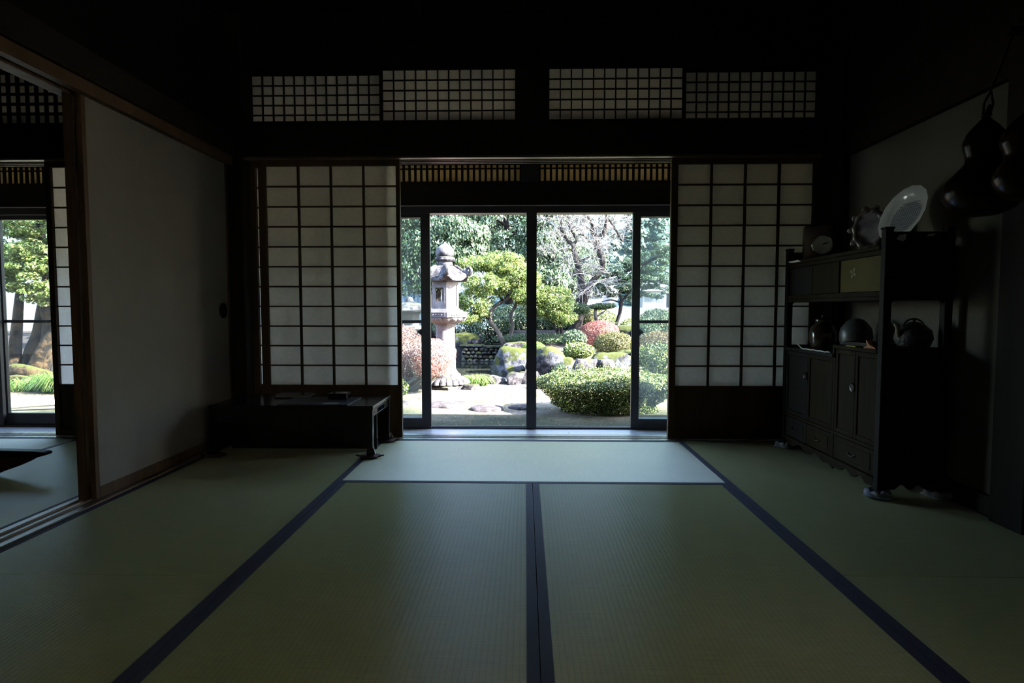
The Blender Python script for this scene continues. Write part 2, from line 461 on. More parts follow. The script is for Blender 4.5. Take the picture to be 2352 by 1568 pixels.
# ------------------------------------------------------------------ geometry helpers
class MB:
    """collects simple shapes; build() links them as ONE mesh object"""
    def __init__(self):
        self.v = []
        self.f = []

    def add(self, vs, fs):
        k = len(self.v)
        self.v.extend([tuple(p) for p in vs])
        self.f.extend([tuple(i + k for i in q) for q in fs])
        return self

    def box(self, x0, x1, y0, y1, z0, z1):
        vs = [(x, y, z) for z in (z0, z1) for y in (y0, y1) for x in (x0, x1)]
        return self.add(vs, [(0, 2, 3, 1), (4, 5, 7, 6), (0, 1, 5, 4), (2, 6, 7, 3), (0, 4, 6, 2), (1, 3, 7, 5)])

    def obox(self, c, ax, ay, az, sx, sy, sz):
        c, ax, ay, az = Vector(c), Vector(ax), Vector(ay), Vector(az)
        vs = [c + ax * sx * i + ay * sy * j + az * sz * k for k in (-.5, .5) for j in (-.5, .5) for i in (-.5, .5)]
        return self.add(vs, [(0, 2, 3, 1), (4, 5, 7, 6), (0, 1, 5, 4), (2, 6, 7, 3), (0, 4, 6, 2), (1, 3, 7, 5)])

    def tube(self, pts, radii, n=8, cap=True):
        pts = [Vector(p) for p in pts]
        if not hasattr(radii, '__len__'):
            radii = [radii] * len(pts)
        vs, fs = [], []
        prev = None
        for i, p in enumerate(pts):
            d = (pts[min(i + 1, len(pts) - 1)] - pts[max(i - 1, 0)])
            if d.length < 1e-9:
                d = Vector((0, 0, 1))
            d.normalize()
            if prev is None:
                a = Vector((1, 0, 0)) if abs(d.x) < 0.8 else Vector((0, 1, 0))
                u = d.cross(a).normalized()
            else:
                u = prev - d * prev.dot(d)
                if u.length < 1e-6:
                    u = d.orthogonal()
                u.normalize()
            prev = u
            q = d.cross(u)
            for k in range(n):
                t = 2 * PI * k / n
                vs.append(p + (u * math.cos(t) + q * math.sin(t)) * radii[i])
        for i in range(len(pts) - 1):
            for k in range(n):
                a, b = i * n + k, i * n + (k + 1) % n
                fs.append((a, b, b + n, a + n))
        if cap:
            fs.append(tuple(range(n - 1, -1, -1)))
            fs.append(tuple(range((len(pts) - 1) * n, len(pts) * n)))
        return self.add(vs, fs)

    def lathe(self, prof, cx=0, cy=0, n=24, ph=0.0, rfun=None, zfun=None):
        """prof: list of (radius, z) from bottom to top"""
        vs, fs = [], []
        for r, z in prof:
            for k in range(n):
                t = ph + 2 * PI * k / n
                rr = r * (rfun(t, z) if rfun else 1)
                vs.append((cx + rr * math.cos(t), cy + rr * math.sin(t), z + (zfun(t, r) if zfun else 0)))
        for i in range(len(prof) - 1):
            for k in range(n):
                a, b = i * n + k, i * n + (k + 1) % n
                fs.append((a, b, b + n, a + n))
        fs.append(tuple(range(n - 1, -1, -1)))
        fs.append(tuple(range((len(prof) - 1) * n, len(prof) * n)))
        return self.add(vs, fs)

    def prism(self, poly, axis, a, b):
        """extrude a 2D polygon along an axis between a and b"""
        def P(p, t):
            return {0: (t, p[0], p[1]), 1: (p[0], t, p[1]), 2: (p[0], p[1], t)}[axis]
        n = len(poly)
        vs = [P(p, a) for p in poly] + [P(p, b) for p in poly]
        fs = [tuple(range(n - 1, -1, -1)), tuple(range(n, 2 * n))]
        fs += [(i, (i + 1) % n, (i + 1) % n + n, i + n) for i in range(n)]
        return self.add(vs, fs)

    def rock(self, c, rx, ry, rz, seed=0, sub=3, rough=0.22, flat=0.0, freq=1.6, cuts=0):
        bm = bmesh.new()
        bmesh.ops.create_icosphere(bm, subdivisions=sub, radius=1)
        off = Vector((seed * 7.3, seed * 3.1, seed * 1.7))
        vs = []
        rc = random.Random(int(seed * 13) + 5)
        planes = []
        for _ in range(cuts):
            pn = Vector((rc.gauss(0, 1), rc.gauss(0, 1), rc.gauss(0.2, 0.7))).normalized()
            planes.append((pn, rc.uniform(0.62, 0.85)))
        for v in bm.verts:
            d = v.co.normalized()
            r = 1 + rough * mnoise.noise(d * freq + off) * 1.6 + rough * 0.35 * mnoise.noise(d * freq * 3 + off)
            p = d * r
            for pn, pd in planes:
                ex = p.dot(pn) - pd
                if ex > 0:
                    p = p - pn * ex * 0.88
            if cuts:
                p = p * (1.1 + 0.05 * mnoise.noise(d * 7 + off) + 0.03 * mnoise.noise(d * 15 + off))
            if flat and p.z > 1 - flat:
                p.z = 1 - flat + (p.z - 1 + flat) * 0.25
            vs.append((c[0] + p.x * rx, c[1] + p.y * ry, c[2] + p.z * rz))
        fs = [tuple(v.index for v in f.verts) for f in bm.faces]
        bm.free()
        return self.add(vs, fs)

    def build(self, name, mat, parent=None, smooth=False, bevel=0.0, local=False):
        vs = np.array(self.v, dtype=float)
        if parent is not None and not local:
            vs = vs - np.array(parent_loc(parent))
        loc = None
        if parent is None and not local:
            lo, hi = vs.min(0), vs.max(0)
            loc = ((lo[0] + hi[0]) / 2, (lo[1] + hi[1]) / 2, lo[2])
            vs = vs - np.array(loc)
        me = bpy.data.meshes.new(name)
        me.from_pydata([tuple(p) for p in vs], [], self.f)
        return finish(me, name, mat, parent, smooth, bevel, loc)


def parent_loc(o):
    l = Vector(o.location)
    while o.parent:
        o = o.parent
        l = l + Vector(o.location)
    return l

def finish(me, name, mat, parent, smooth, bevel, loc):
    me.update()
    o = bpy.data.objects.new(name, me)
    COL.objects.link(o)
    me.materials.append(MAT[mat] if isinstance(mat, str) else mat)
    if smooth:
        me.polygons.foreach_set('use_smooth', [True] * len(me.polygons))
        if smooth == 'auto':
            mark_sharp(me)
    if parent is not None:
        o.parent = parent
    if loc is not None:
        o.location = loc
    if bevel:
        b = o.modifiers.new('bevel', 'BEVEL')
        b.width = bevel
        b.segments = 2
        b.limit_method = 'ANGLE'
        b.angle_limit = R(50)
    return o

def mark_sharp(me, ang=40):
    bm = bmesh.new()
    bm.from_mesh(me)
    for e in bm.edges:
        if len(e.link_faces) == 2 and e.calc_face_angle(0) > R(ang):
            e.smooth = False
    bm.to_mesh(me)
    bm.free()

def tag(o, label, cat, group=None, kind=None):
    o['label'] = label
    o['category'] = cat
    if group:
        o['group'] = group
    if kind:
        o['kind'] = kind
    return o

def thing(name, label, cat, loc=(0, 0, 0), group=None, rotz=0.0):
    o = bpy.data.objects.new(name, None)
    o.empty_display_size = 0.1
    COL.objects.link(o)
    o.location = loc
    o.rotation_euler = (0, 0, rotz)
    return tag(o, label, cat, group)

def struct(o, label=None):
    o['kind'] = 'structure'
    if label:
        o['label'] = label
    return o

def bx(x0, x1, y0, y1, z0, z1):
    return MB().box(x0, x1, y0, y1, z0, z1)

rng = np.random.default_rng(11)

def leaf_mesh(name, P, Nn, size, mat, parent, aspect=0.5, jitter=0.8, svar=0.35, fold=0.15, blade=None):
    """one folded four-cornered leaf at each point of P, roughly facing Nn"""
    n = len(P)
    P = np.asarray(P, float)
    Nn = np.asarray(Nn, float) + rng.normal(0, jitter, (n, 3))
    Nn /= np.linalg.norm(Nn, axis=1, keepdims=True) + 1e-9
    t = rng.normal(0, 1, (n, 3))
    if blade is not None:
        t = t * 0.35 + np.asarray(blade)
    t -= Nn * (t * Nn).sum(1, keepdims=True)
    t /= np.linalg.norm(t, axis=1, keepdims=True) + 1e-9
    b = np.cross(Nn, t)
    L = (size * (1 + rng.uniform(-svar, svar, (n, 1))))
    W = L * aspect * 0.5
    V = np.empty((n, 4, 3))
    V[:, 0] = P - t * L * 0.5
    V[:, 1] = P + b * W - Nn * L * fold
    V[:, 2] = P + t * L * 0.5
    V[:, 3] = P - b * W - Nn * L * fold
    V = V.reshape(-1, 3) - np.array(parent_loc(parent))
    me = bpy.data.meshes.new(name)
    me.vertices.add(4 * n)
    me.vertices.foreach_set('co', V.ravel())
    me.loops.add(4 * n)
    me.loops.foreach_set('vertex_index', np.arange(4 * n, dtype=np.int32))
    me.polygons.add(n)
    me.polygons.foreach_set('loop_start', np.arange(0, 4 * n, 4, dtype=np.int32))
    me.update(calc_edges=True)
    return finish(me, name, mat, parent, False, 0, None)

def dirs(n):
    d = rng.normal(0, 1, (n, 3))
    return d / np.linalg.norm(d, axis=1, keepdims=True)

def blob(n, c, r, shell=0.7, lump=0.12, lf=4.0, zmin=-1.0, power=None):
    """points in the outer shell of a lumpy ellipsoid; returns points and outward normals"""
    d = dirs(int(n * 1.0))
    if zmin > -1:
        bad = d[:, 2] < zmin
        d[bad, 2] *= -1
    ph = rng.uniform(0, 6.28, (3, 3))
    lm = sum(np.sin(d * lf * (k + 1) * 0.8 + ph[k]).sum(1) / (k + 1.5) for k in range(3)) / 3
    rad = (shell + (1 - shell) * rng.uniform(0, 1, len(d)) ** 0.6) * (1 + lump * lm)
    q = d
    if power:
        q = np.sign(d) * np.abs(d) ** power
    p = q * rad[:, None] * np.array(r) + np.array(c)
    nn = d / np.array(r)
    nn /= np.linalg.norm(nn, axis=1, keepdims=True)
    return p, nn

def clumps(n, c, r, k, cs, shell=0.75, lump=0.1, flat=0.7, **kw):
    """foliage gathered in k clumps over a lumpy ellipsoid"""
    cp, cn = blob(k, c, r, shell, lump, **kw)
    idx = rng.integers(0, k, n)
    d = dirs(n) * (rng.uniform(0.3, 1, (n, 1)) ** 0.5) * cs * rng.uniform(0.6, 1.3, (k, 1))[idx]
    d[:, 2] *= flat
    nn = cn[idx] * 0.5 + d / cs + np.array([0, 0, 0.35])
    return cp[idx] + d, nn

def grow(mb, p, d, L, r, depth, rnd, spread=0.7, up=0.15, kids=(2, 3), n=4, shrink=0.72, jig=0.25):
    """a limb and its smaller limbs, as tubes in mb"""
    pts = [Vector(p)]
    d = Vector(d).normalized()
    segs = 3
    for i in range(segs):
        d = (d + Vector((rnd.gauss(0, jig), rnd.gauss(0, jig), rnd.gauss(0, jig) + up * 0.3))).normalized()
        pts.append(pts[-1] + d * L / segs)
    rad = [r * (1 - 0.5 * i / segs) for i in range(segs + 1)]
    mb.tube(pts, rad, n, cap=False)
    if depth <= 0:
        return
    for i in range(rnd.randint(*kids) + 1):
        t = rnd.uniform(0.35, 1.0)
        k = min(int(t * segs), segs - 1)
        q = pts[k].lerp(pts[k + 1], t * segs - k)
        nd = (d + Vector((rnd.gauss(0, spread), rnd.gauss(0, spread), rnd.gauss(0, spread) + up))).normalized()
        grow(mb, q, nd, L * shrink * rnd.uniform(0.75, 1.15), r * 0.55, depth - 1, rnd, spread, up, kids, max(3, n - 1), shrink, jig)

# ------------------------------------------------------------------ room shell
ZK = 1.747          # underside of the lintel on the garden side
ZC = 2.62           # ceiling
G0 = -0.45          # garden level at the house
FZ = -0.19          # veranda floor

struct(bx(-5.6, 2.05, -1.3, 3.62, -0.12, -0.052).build('floor', 'dark'))
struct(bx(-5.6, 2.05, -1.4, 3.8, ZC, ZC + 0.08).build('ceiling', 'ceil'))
m = MB()
for i in range(9):
    x = -1.45 + i * 0.4
    m.box(x - 0.02, x + 0.02, -1.3, 3.6, ZC - 0.045, ZC)
struct(m.build('trim_1', 'ceil'), 'ceiling battens')
struct(bx(-5.6, 2.05, -1.4, -1.3, -0.05, ZC).build('wall_back', 'drab'))

# garden-side wall: lintel, long board above it, dark wall over the transoms, corner posts
m = MB()
m.box(-5.6, 1.857, 3.615, 3.65, 1.757, 1.972)
struct(m.build('trim_2', 'woodx', bevel=0.004), 'dark board over the garden doorway')
m = MB()
m.box(-5.6, 1.86, 3.622, 3.655, ZK, ZK + 0.05)
m.box(-5.6, 1.86, 3.655, 3.785, ZK + 0.022, ZK + 0.05)
for y in (3.655, 3.692, 3.694, 3.732, 3.77):
    m.box(-5.6, 1.86, y, y + 0.008, ZK, ZK + 0.03)
struct(m.build('trim_3', 'brownx'), 'grooved lintel of the garden doorway')
struct(bx(-5.6, 1.857, 3.65, 3.785, 1.79, 1.972).build('trim_4', 'woodx'), 'beam behind the lintel')
m = MB()
m.box(-5.6, 2.05, 3.63, 3.78, 2.30, ZC)
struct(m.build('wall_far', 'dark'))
m = MB()
m.box(-0.055, 0.14, 3.625, 3.775, 1.972, 2.30)
m.box(1.80, 1.857, 3.625, 3.775, 1.972, 2.30)
m.box(-1.80, -1.735, 3.625, 3.775, 1.972, 2.30)
struct(m.build('trim_5', 'wood'), 'dark stub posts between the transoms')
struct(bx(-1.864, -1.742, 3.60, 3.784, -0.05, ZC).build('trim_6', 'wood', bevel=0.004), 'dark corner post at the left')
struct(bx(1.806, 1.93, 3.43, 3.68, -0.05, ZC).build('trim_7', 'wood', bevel=0.004), 'dark corner post at the right')

# threshold with two runners between the mats and the veranda
m = MB()
m.box(-5.6, 1.86, 3.62, 3.785, -0.2, -0.004)
for y0, y1 in ((3.62, 3.664), (3.686, 3.704), (3.727, 3.785)):
    m.box(-5.6, 1.86, y0, y1, -0.004, 0.003)
struct(m.build('trim_8', 'sill'), 'worn threshold before the garden doorway')

# right wall
m = MB()
m.box(1.857, 1.95, -0.2, 3.43, -0.05, ZC)
m.box(1.857, 1.95, -1.3, -1.2, -0.05, ZC)
m.box(1.857, 1.95, -1.2, -0.2, -0.05, 0.75)
m.box(1.857, 1.95, -1.2, -0.2, 1.75, ZC)
struct(m.build('wall_right', 'plaster'))
# paper window in that wall, behind the camera, on the sunny side of the house
wd = bpy.data.objects.new('window_1', None)
COL.objects.link(wd)
wd.location = (1.92, -0.7, 0.75)
struct(wd, 'paper window of the right wall')
m = MB()
m.box(1.90, 1.94, -1.2, -0.2, 0.75, 0.79)
m.box(1.90, 1.94, -1.2, -0.2, 1.71, 1.75)
for y in (-1.2, -0.88, -0.56, -0.24):
    m.box(1.90, 1.94, y, y + 0.04, 0.79, 1.71)
m.build('window_frame', 'wood', wd)
MB().box(1.944, 1.945, -1.2, -0.2, 0.75, 1.75).build('window_paper', 'paper', wd)
struct(bx(1.835, 1.857, 2.28, 3.43, 0.0, 0.08).build('baseboard_right', 'wood'))
m = MB()
m.box(1.815, 1.857, -1.3, 3.43, 1.692, 1.80)
m.box(1.825, 1.857, -1.3, 3.43, 1.80, ZC)
struct(m.build('trim_9', 'woodx', bevel=0.003), 'dark upper boarding of the right wall')
struct(bx(1.806, 1.93, 2.12, 2.275, -0.05, ZC).build('trim_10', 'wood', bevel=0.004), 'dark post at the right edge')
struct(bx(1.835, 1.857, -0.2, 2.12, 0.0, 1.70).build('trim_11', 'woodx'), 'dark panel at the right edge')

# left wall with its sliding door opening
m = MB()
m.box(-1.935, -1.865, -1.3, 3.60, 1.705, 1.735)
m.box(-1.835, -1.80, -1.3, 3.60, 1.705, 1.735)
m.box(-1.873, -1.862, -1.3, 3.60, 1.70, 1.735)
m.box(-1.935, -1.80, -1.3, 3.60, 1.735, 1.76)
struct(m.build('trim_12', 'brown'), 'grooved lintel of the left opening')
struct(bx(-1.95, -1.775, -1.3, 3.60, 1.757, 1.875).build('trim_13', 'woodx', bevel=0.003), 'dark rail over the left opening')
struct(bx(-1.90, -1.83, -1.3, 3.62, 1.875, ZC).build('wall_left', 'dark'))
m = MB()
m.box(-1.94, -1.802, -1.3, 3.60, -0.05, -0.002)
m.box(-1.94, -1.912, -1.3, 3.60, -0.002, 0.006)
m.box(-1.875, -1.865, -1.3, 3.60, -0.002, 0.006)
m.box(-1.826, -1.802, -1.3, 3.60, -0.002, 0.006)
struct(m.build('trim_14', 'silly'), 'worn threshold under the left sliding doors')
struct(bx(-5.7, -5.6, -1.3, 5.0, -0.2, ZC).build('wall_side', 'drab'))

# ------------------------------------------------------------------ tatami mats
def tatami(x0, x1, y0, y1, label, cross=False, borders=(1, 1), group='tatami mats of the rooms'):
    cx, cy = (x0 + x1) / 2, (y0 + y1) / 2
    t = thing('tatami_mat', label, 'tatami mat', (cx, cy, -0.05), group, R(90) if cross else 0)
    w, l = (x1 - x0), (y1 - y0)
    if cross:
        w, l = l, w
    g = 0.0015
    MB().box(-w / 2 + g, w / 2 - g, -l / 2 + g, l / 2 - g, 0, 0.05).build('rush_surface', 'tatami', t, local=True)
    for s, on in zip((-1, 1), borders):
        if on:
            a, b = sorted((s * (w / 2 - g), s * (w / 2 - 0.031)))
            MB().box(a - (0.0004 if s < 0 else 0), b + (0.0004 if s > 0 else 0), -l / 2 + g, l / 2 - g, 0.02, 0.0512).build('cloth_border', 'heri', t, local=True)
    return t

tatami(-0.878, 0.95, 2.71, 3.62, 'bright tatami mat lying crosswise right in front of the garden doorway', cross=True)
tatami(-0.878, 0.036, 0.88, 2.71, 'green tatami mat in the middle of the floor, left of the centre seam')
tatami(0.036, 0.95, 0.88, 2.71, 'green tatami mat in the middle of the floor, right of the centre seam')
tatami(-1.80, -0.878, 1.735, 3.62, 'tatami mat along the left sliding door, with the low desk on it')
tatami(-1.80, -0.878, -0.1, 1.735, 'tatami mat at the bottom left corner of the floor')
tatami(0.95, 1.857, 1.78, 3.62, 'tatami mat along the right wall under the tall cabinet')
tatami(0.95, 1.857, -0.06, 1.78, 'tatami mat at the bottom right corner of the floor')
tatami(-2.84, -1.94, 1.79, 3.62, 'dim tatami mat of the left room, lengthwise beside the sliding doors')
tatami(-4.66, -2.84, 2.71, 3.62, 'tatami mat lying crosswise in the left room before its glass door', cross=True)
tatami(-2.84, -1.94, -0.04, 1.79, 'tatami mat of the left room by the worn wooden threshold', borders=(1, 1))
tatami(-3.74, -2.84, 0.88, 2.71, 'tatami mat of the left room cut off by the left photo edge')

# ------------------------------------------------------------------ paper screens
def shoji(x0, x1, yf, px0, px1, label, stile_l=None, ncol=4, nrow=11, z0=0.006, zp0=0.338, zp1=1.712, z1=1.765, thick=0.03):
    t = thing('shoji_screen', label, 'paper screen', ((x0 + x1) / 2, yf + thick / 2, z0), 'shoji screens on the garden side')
    y0, y1 = yf, yf + thick
    f = MB()
    f.box(x0, px0, y0, y1, z0, z1)
    f.box(px1, x1, y0, y1, z0, z1)
    f.box(px0, px1, y0, y1, zp1, z1)
    f.box(px0, px1, y0, y1, z0, z0 + 0.045)
    f.box(px0, px1, y0, y1, zp0 - 0.035, zp0)
    f.build('frame', 'brown', t, bevel=0.0015)
    MB().box(px0, px1, y0 + 0.010, y0 + 0.018, z0 + 0.045, zp0 - 0.035).build('hip_board', 'brown', t)
    la = MB()
    for i in range(1, ncol):
        x = px0 + (px1 - px0) * i / ncol
        la.box(x - 0.006, x + 0.006, y0 + 0.004, y1 - 0.008, zp0, zp1)
    for i in range(1, nrow):
        z = zp0 + (zp1 - zp0) * i / nrow
        la.box(px0, px1, y0 + 0.006, y1 - 0.008, z - 0.0045, z + 0.0045)
    la.build('lattice', 'brown', t)
    MB().box(px0, px1, y1 - 0.008, y1 - 0.0072, zp0, zp1).build('paper', 'paper', t)
    return t

shoji(-1.672, -0.781, 3.662, -1.626, -0.806, 'white paper screen left of the doorway, behind the low desk, nearer of the two there')
shoji(-1.750, -0.855, 3.700, -1.704, -0.890, 'white paper screen mostly hidden behind the one left of the doorway')
shoji(0.901, 1.805, 3.662, 0.942, 1.768, 'white paper screen right of the doorway, partly behind the tall cabinet')
shoji(0.91, 1.805, 3.700, 0.95, 1.768, 'white paper screen hidden directly behind the one right of the doorway')
shoji(-3.03, -2.13, 3.662, -2.994, -2.17, 'white paper screen of the left room, seen past the sliding door edge')

shoji(-5.02, -4.12, 3.662, -4.985, -4.155, 'unseen white paper screen added to dim the left room, at its left end')  # these two unseen screens are added to cut daylight in the left room
shoji(-5.58, -4.70, 3.700, -5.545, -4.735, 'unseen white paper screen added to dim the left room, at its far corner')

def transom(x0, x1, yf, z0, z1, label, ncol=12, nrow=5, bar=0.007, paper='paper'):
    t = thing('transom_screen', label, 'transom screen', ((x0 + x1) / 2, yf + 0.012, z0 - 0.0), 'paper transoms above the lintel')
    f = MB()
    f.box(x0 - 0.018, x0, yf, yf + 0.025, z0 - 0.01, z1 + 0.018)
    f.box(x1, x1 + 0.018, yf, yf + 0.025, z0 - 0.01, z1 + 0.018)
    f.box(x0, x1, yf, yf + 0.025, z1, z1 + 0.018)
    f.box(x0, x1, yf, yf + 0.025, z0 - 0.01, z0)
    f.build('frame', 'wood', t)
    la = MB()
    for i in range(1, ncol):
        x = x0 + (x1 - x0) * i / ncol
        la.box(x - bar / 2, x + bar / 2, yf + 0.004, yf + 0.018, z0, z1)
    for i in range(1, nrow):
        z = z0 + (z1 - z0) * i / nrow
        la.box(x0, x1, yf + 0.005, yf + 0.018, z - bar * 0.43, z + bar * 0.43)
    la.build('lattice', 'wood', t)
    MB().box(x0, x1, yf + 0.018, yf + 0.0188, z0, z1).build('paper', paper, t)

transom(-0.881, -0.063, 3.655, 1.981, 2.290, 'small-paned paper transom above the doorway, just left of its centre post', paper='paper_mid')
transom(-1.725, -0.915, 3.715, 1.981, 2.285, 'small-paned paper transom at the top left, next to the left wall', paper='paper_shaded')
transom(0.147, 0.959, 3.655, 1.981, 2.290, 'small-paned paper transom above the doorway, just right of its centre post', paper='paper_mid')
transom(0.995, 1.795, 3.715, 1.981, 2.285, 'small-paned paper transom at the top right, above the right paper screen', paper='paper_shaded')
transom(-3.72, -2.82, 3.655, 1.981, 2.285, 'thick-barred paper transom of the left room, cut off by the photo edge', ncol=15, bar=0.018, paper='paper_shaded')

# sliding doors in the left wall
def fusuma(x0, y0, y1, label, handle=True):
    t = thing('sliding_door', label, 'sliding door', (x0 - 0.012, (y0 + y1) / 2, 0.006), 'plain paper doors of the left opening')
    z0, z1, th = 0.006, 1.712, 0.026
    MB().box(x0 - th + 0.004, x0 - 0.003, y0 + 0.022, y1 - 0.022, z0 + 0.045, z1 - 0.004).build('paper_face', 'fusuma', t)
    f = MB()
    f.box(x0 - th, x0, y0, y0 + 0.024, z0, z1)
    f.box(x0 - th, x0, y1 - 0.024, y1, z0, z1)
    f.box(x0 - th, x0, y0 + 0.024, y1 - 0.024, z0, z0 + 0.05)
    f.build('frame', 'brown', t, bevel=0.002)
    if handle:
        h = MB()
        n = 20
        for k in range(n):
            pass
        ring = [(x0 + 0.001, 3.510 + 0.040 * math.cos(2 * PI * k / n), 0.812 + 0.043 * math.sin(2 * PI * k / n)) for k in range(n + 1)]
        h.tube(ring, 0.004, 6)
        h.prism([(3.510 + 0.040 * math.cos(2 * PI * k / n), 0.812 + 0.043 * math.sin(2 * PI * k / n)) for k in range(n)], 0, x0 - 0.004, x0 - 0.001)
        h.build('finger_pull', 'lacq', t)['label'] = 'round black finger pull'

fusuma(-1.834, 2.418, 3.598, 'plain pale sliding door with a round black finger pull in the left wall')
fusuma(-1.874, 2.400, 3.585, 'sliding door tucked behind the pale one, only its dark edge showing', handle=False)

# ------------------------------------------------------------------ veranda and outer glazing
struct(bx(-5.6, 3.3, 3.785, 4.985, FZ - 0.06, FZ - 0.002).build('floor_veranda_base', 'wood'))
m = MB()
y = 3.787
bw = [0.19, 0.2, 0.2, 0.2, 0.2, 0.19]
for q, b in enumerate(bw):
    x = -5.6 + (q % 3) * 0.5
    while x < 3.29:
        x2 = min(x + 1.82, 3.29)
        m.box(x + 0.001, x2 - 0.001, y + 0.001, y + b - 0.001, FZ - 0.01, FZ)
        x = x2
    y += b
struct(m.build('floor_veranda', 'floorw', bevel=0.001))
struct(bx(-5.6, 3.3, 3.785, 5.05, 2.36, 2.42).build('ceiling_veranda', 'soffit'))
struct(bx(3.3, 3.4, 3.785, 5.0, G0, 2.42).build('wall_veranda', 'drab'))
struct(bx(1.86, 3.4, 3.62, 3.785, -0.3, ZC).build('wall_veranda_inner', 'drab'))

m = MB()
m.box(-5.6, 3.3, 4.86, 4.97, FZ - 0.30, FZ + 0.004)
m.box(-5.6, 3.3, 4.88, 4.89, FZ + 0.004, FZ + 0.014)
m.box(-5.6, 3.3, 4.925, 4.935, FZ + 0.004, FZ + 0.014)
struct(m.build('trim_15', 'sash'), 'sill rail of the outer glass doors')
struct(bx(-5.6, 3.3, 4.86, 4.97, 1.612, 1.672).build('trim_16', 'sash'), 'head rail of the outer glass doors')
struct(bx(-5.6, 3.3, 4.852, 4.862, 1.668, 1.674).build('trim_17', 'rail'), 'painted highlight along the edge over the glass doors')
struct(bx(-5.6, 3.3, 4.87, 4.96, 1.672, 1.868).build('trim_18', 'woodx'), 'dark board over the glass doors')
struct(MB().box(-5.6, 3.3, 4.87, 4.96, 2.02, 2.40).box(1.96, 3.2, 4.88, 4.95, 1.868, 2.02).build('wall_outer', 'woodx'))
m = MB()
m.box(0.012, 0.095, 4.86, 4.97, FZ, 1.62)
m.box(-0.035, 0.115, 4.85, 4.97, 1.868, 2.02)
struct(m.build('trim_19', 'sash'), 'dark centre post between the glass doors')
m = MB()
m.box(-1.89, -1.79, 4.86, 4.97, FZ, 2.02)
m.box(-3.72, -3.62, 4.86, 4.97, FZ, 2.02)
m.box(1.86, 1.96, 4.86, 4.97, FZ, 2.02)
m.box(3.2, 3.3, 4.86, 4.97, FZ, 2.02)
struct(m.build('trim_20', 'wood'), 'outer veranda posts')
struct(bx(-5.7, 3.4, 4.985, 5.0, G0 - 0.1, FZ - 0.2).build('wall_plinth', 'drab'))

def lattice_transom(x0, x1, label):
    t = thing('lattice_transom', label, 'lattice transom', ((x0 + x1) / 2, 4.9, 1.868), 'slatted transoms over the glass doors')
    f = MB()
    f.box(x0, x1, 4.885, 4.915, 1.868, 1.876)
    f.box(x0, x1, 4.885, 4.915, 2.012, 2.02)
    f.box(x0, x0 + 0.012, 4.885, 4.915, 1.876, 2.012)
    f.box(x1 - 0.012, x1, 4.885, 4.915, 1.876, 2.012)
    f.build('frame', 'wood', t)
    s = MB()
    n = int(round((x1 - x0) / 0.0485))
    for i in range(1, n):
        x = x0 + (x1 - x0) * i / n
        s.box(x - 0.0095, x + 0.0095, 4.89, 4.905, 1.876, 2.012)
    s.box(x0 + 0.012, x1 - 0.012, 4.891, 4.906, 1.975, 1.986)
    s.build('slats', 'wood', t)
    MB().box(x0 + 0.004, x1 - 0.004, 4.907, 4.908, 1.874, 2.016).build('backing_paper', 'buff', t)

MAT['buff'] = paper_mat('buff_transom_paper', 0.25, (0.85, 0.72, 0.48))
lattice_transom(-1.79, -0.035, 'slatted warm-lit transom over the glass doors, left of the centre post')
lattice_transom(0.115, 1.86, 'slatted warm-lit transom over the glass doors, right of the centre post')
lattice_transom(-5.6, -3.72, 'slatted transom over the glass door of the left room')

def glass_door(x0, x1, yc, label, sl=0.055, sr=0.055, bottom=0.085, handle=None, glass='glass'):
    t = thing('glass_door', label, 'glass door', ((x0 + x1) / 2, yc, FZ + 0.006), 'sliding glass doors of the veranda')
    z0, z1 = FZ + 0.006, 1.625
    y0, y1 = yc - 0.016, yc + 0.016
    f = MB()
    f.box(x0, x0 + sl, y0, y1, z0, z1)
    f.box(x1 - sr, x1, y0, y1, z0, z1)
    f.box(x0 + sl, x1 - sr, y0, y1, z0, z0 + bottom)
    f.box(x0 + sl, x1 - sr, y0, y1, 1.578, z1)
    f.build('frame', 'sash', t, bevel=0.002)
    MB().box(x0 + sl, x1 - sr, y0 + 0.004, y1 - 0.004, 0.703, 0.727).build('middle_rail', 'sash', t)
    MB().box(x0 + sl, x1 - sr, yc - 0.0025, yc + 0.0025, z0 + bottom, 0.703).build('pane', glass, t)
    MB().box(x0 + sl, x1 - sr, yc - 0.0025, yc + 0.0025, 0.727, 1.578).build('pane', glass, t)
    if handle is not None:
        hx, sgn = handle
        MB().prism([(hx, 0.655), (hx, 0.60), (hx + sgn * 0.035, 0.63)], 1, y0 - 0.012, y0 - 0.001).build('pull', 'lacq', t)
    return t

glass_door(-1.70, -0.792, 4.885, 'sliding glass door pushed to the left of the open garden doorway, inner of the pair', handle=(-0.868, -1), sl=0.075, sr=0.078)
glass_door(-1.72, -0.81, 4.93, 'sliding glass door pushed to the left of the open garden doorway, outer of the pair')
glass_door(0.887, 1.795, 4.885, 'sliding glass door pushed to the right of the open garden doorway, inner of the pair', handle=(0.95, 1), sl=0.065, glass='glass_hazy')
glass_door(0.90, 1.81, 4.93, 'sliding glass door pushed to the right of the open garden doorway, outer of the pair')
glass_door(1.97, 3.19, 4.90, 'unseen sliding glass door added at the right end of the veranda for more light')  # unseen glazed bay, added so the right paper screens get brighter
glass_door(-4.53, -3.72, 4.93, 'sliding glass door of the left room with a maple behind its pane', sl=0.055, sr=0.05, bottom=0.105)
glass_door(-5.38, -4.48, 4.885, 'sliding glass door of the left room cut off by the photo edge', sl=0.055, sr=0.065, bottom=0.105)

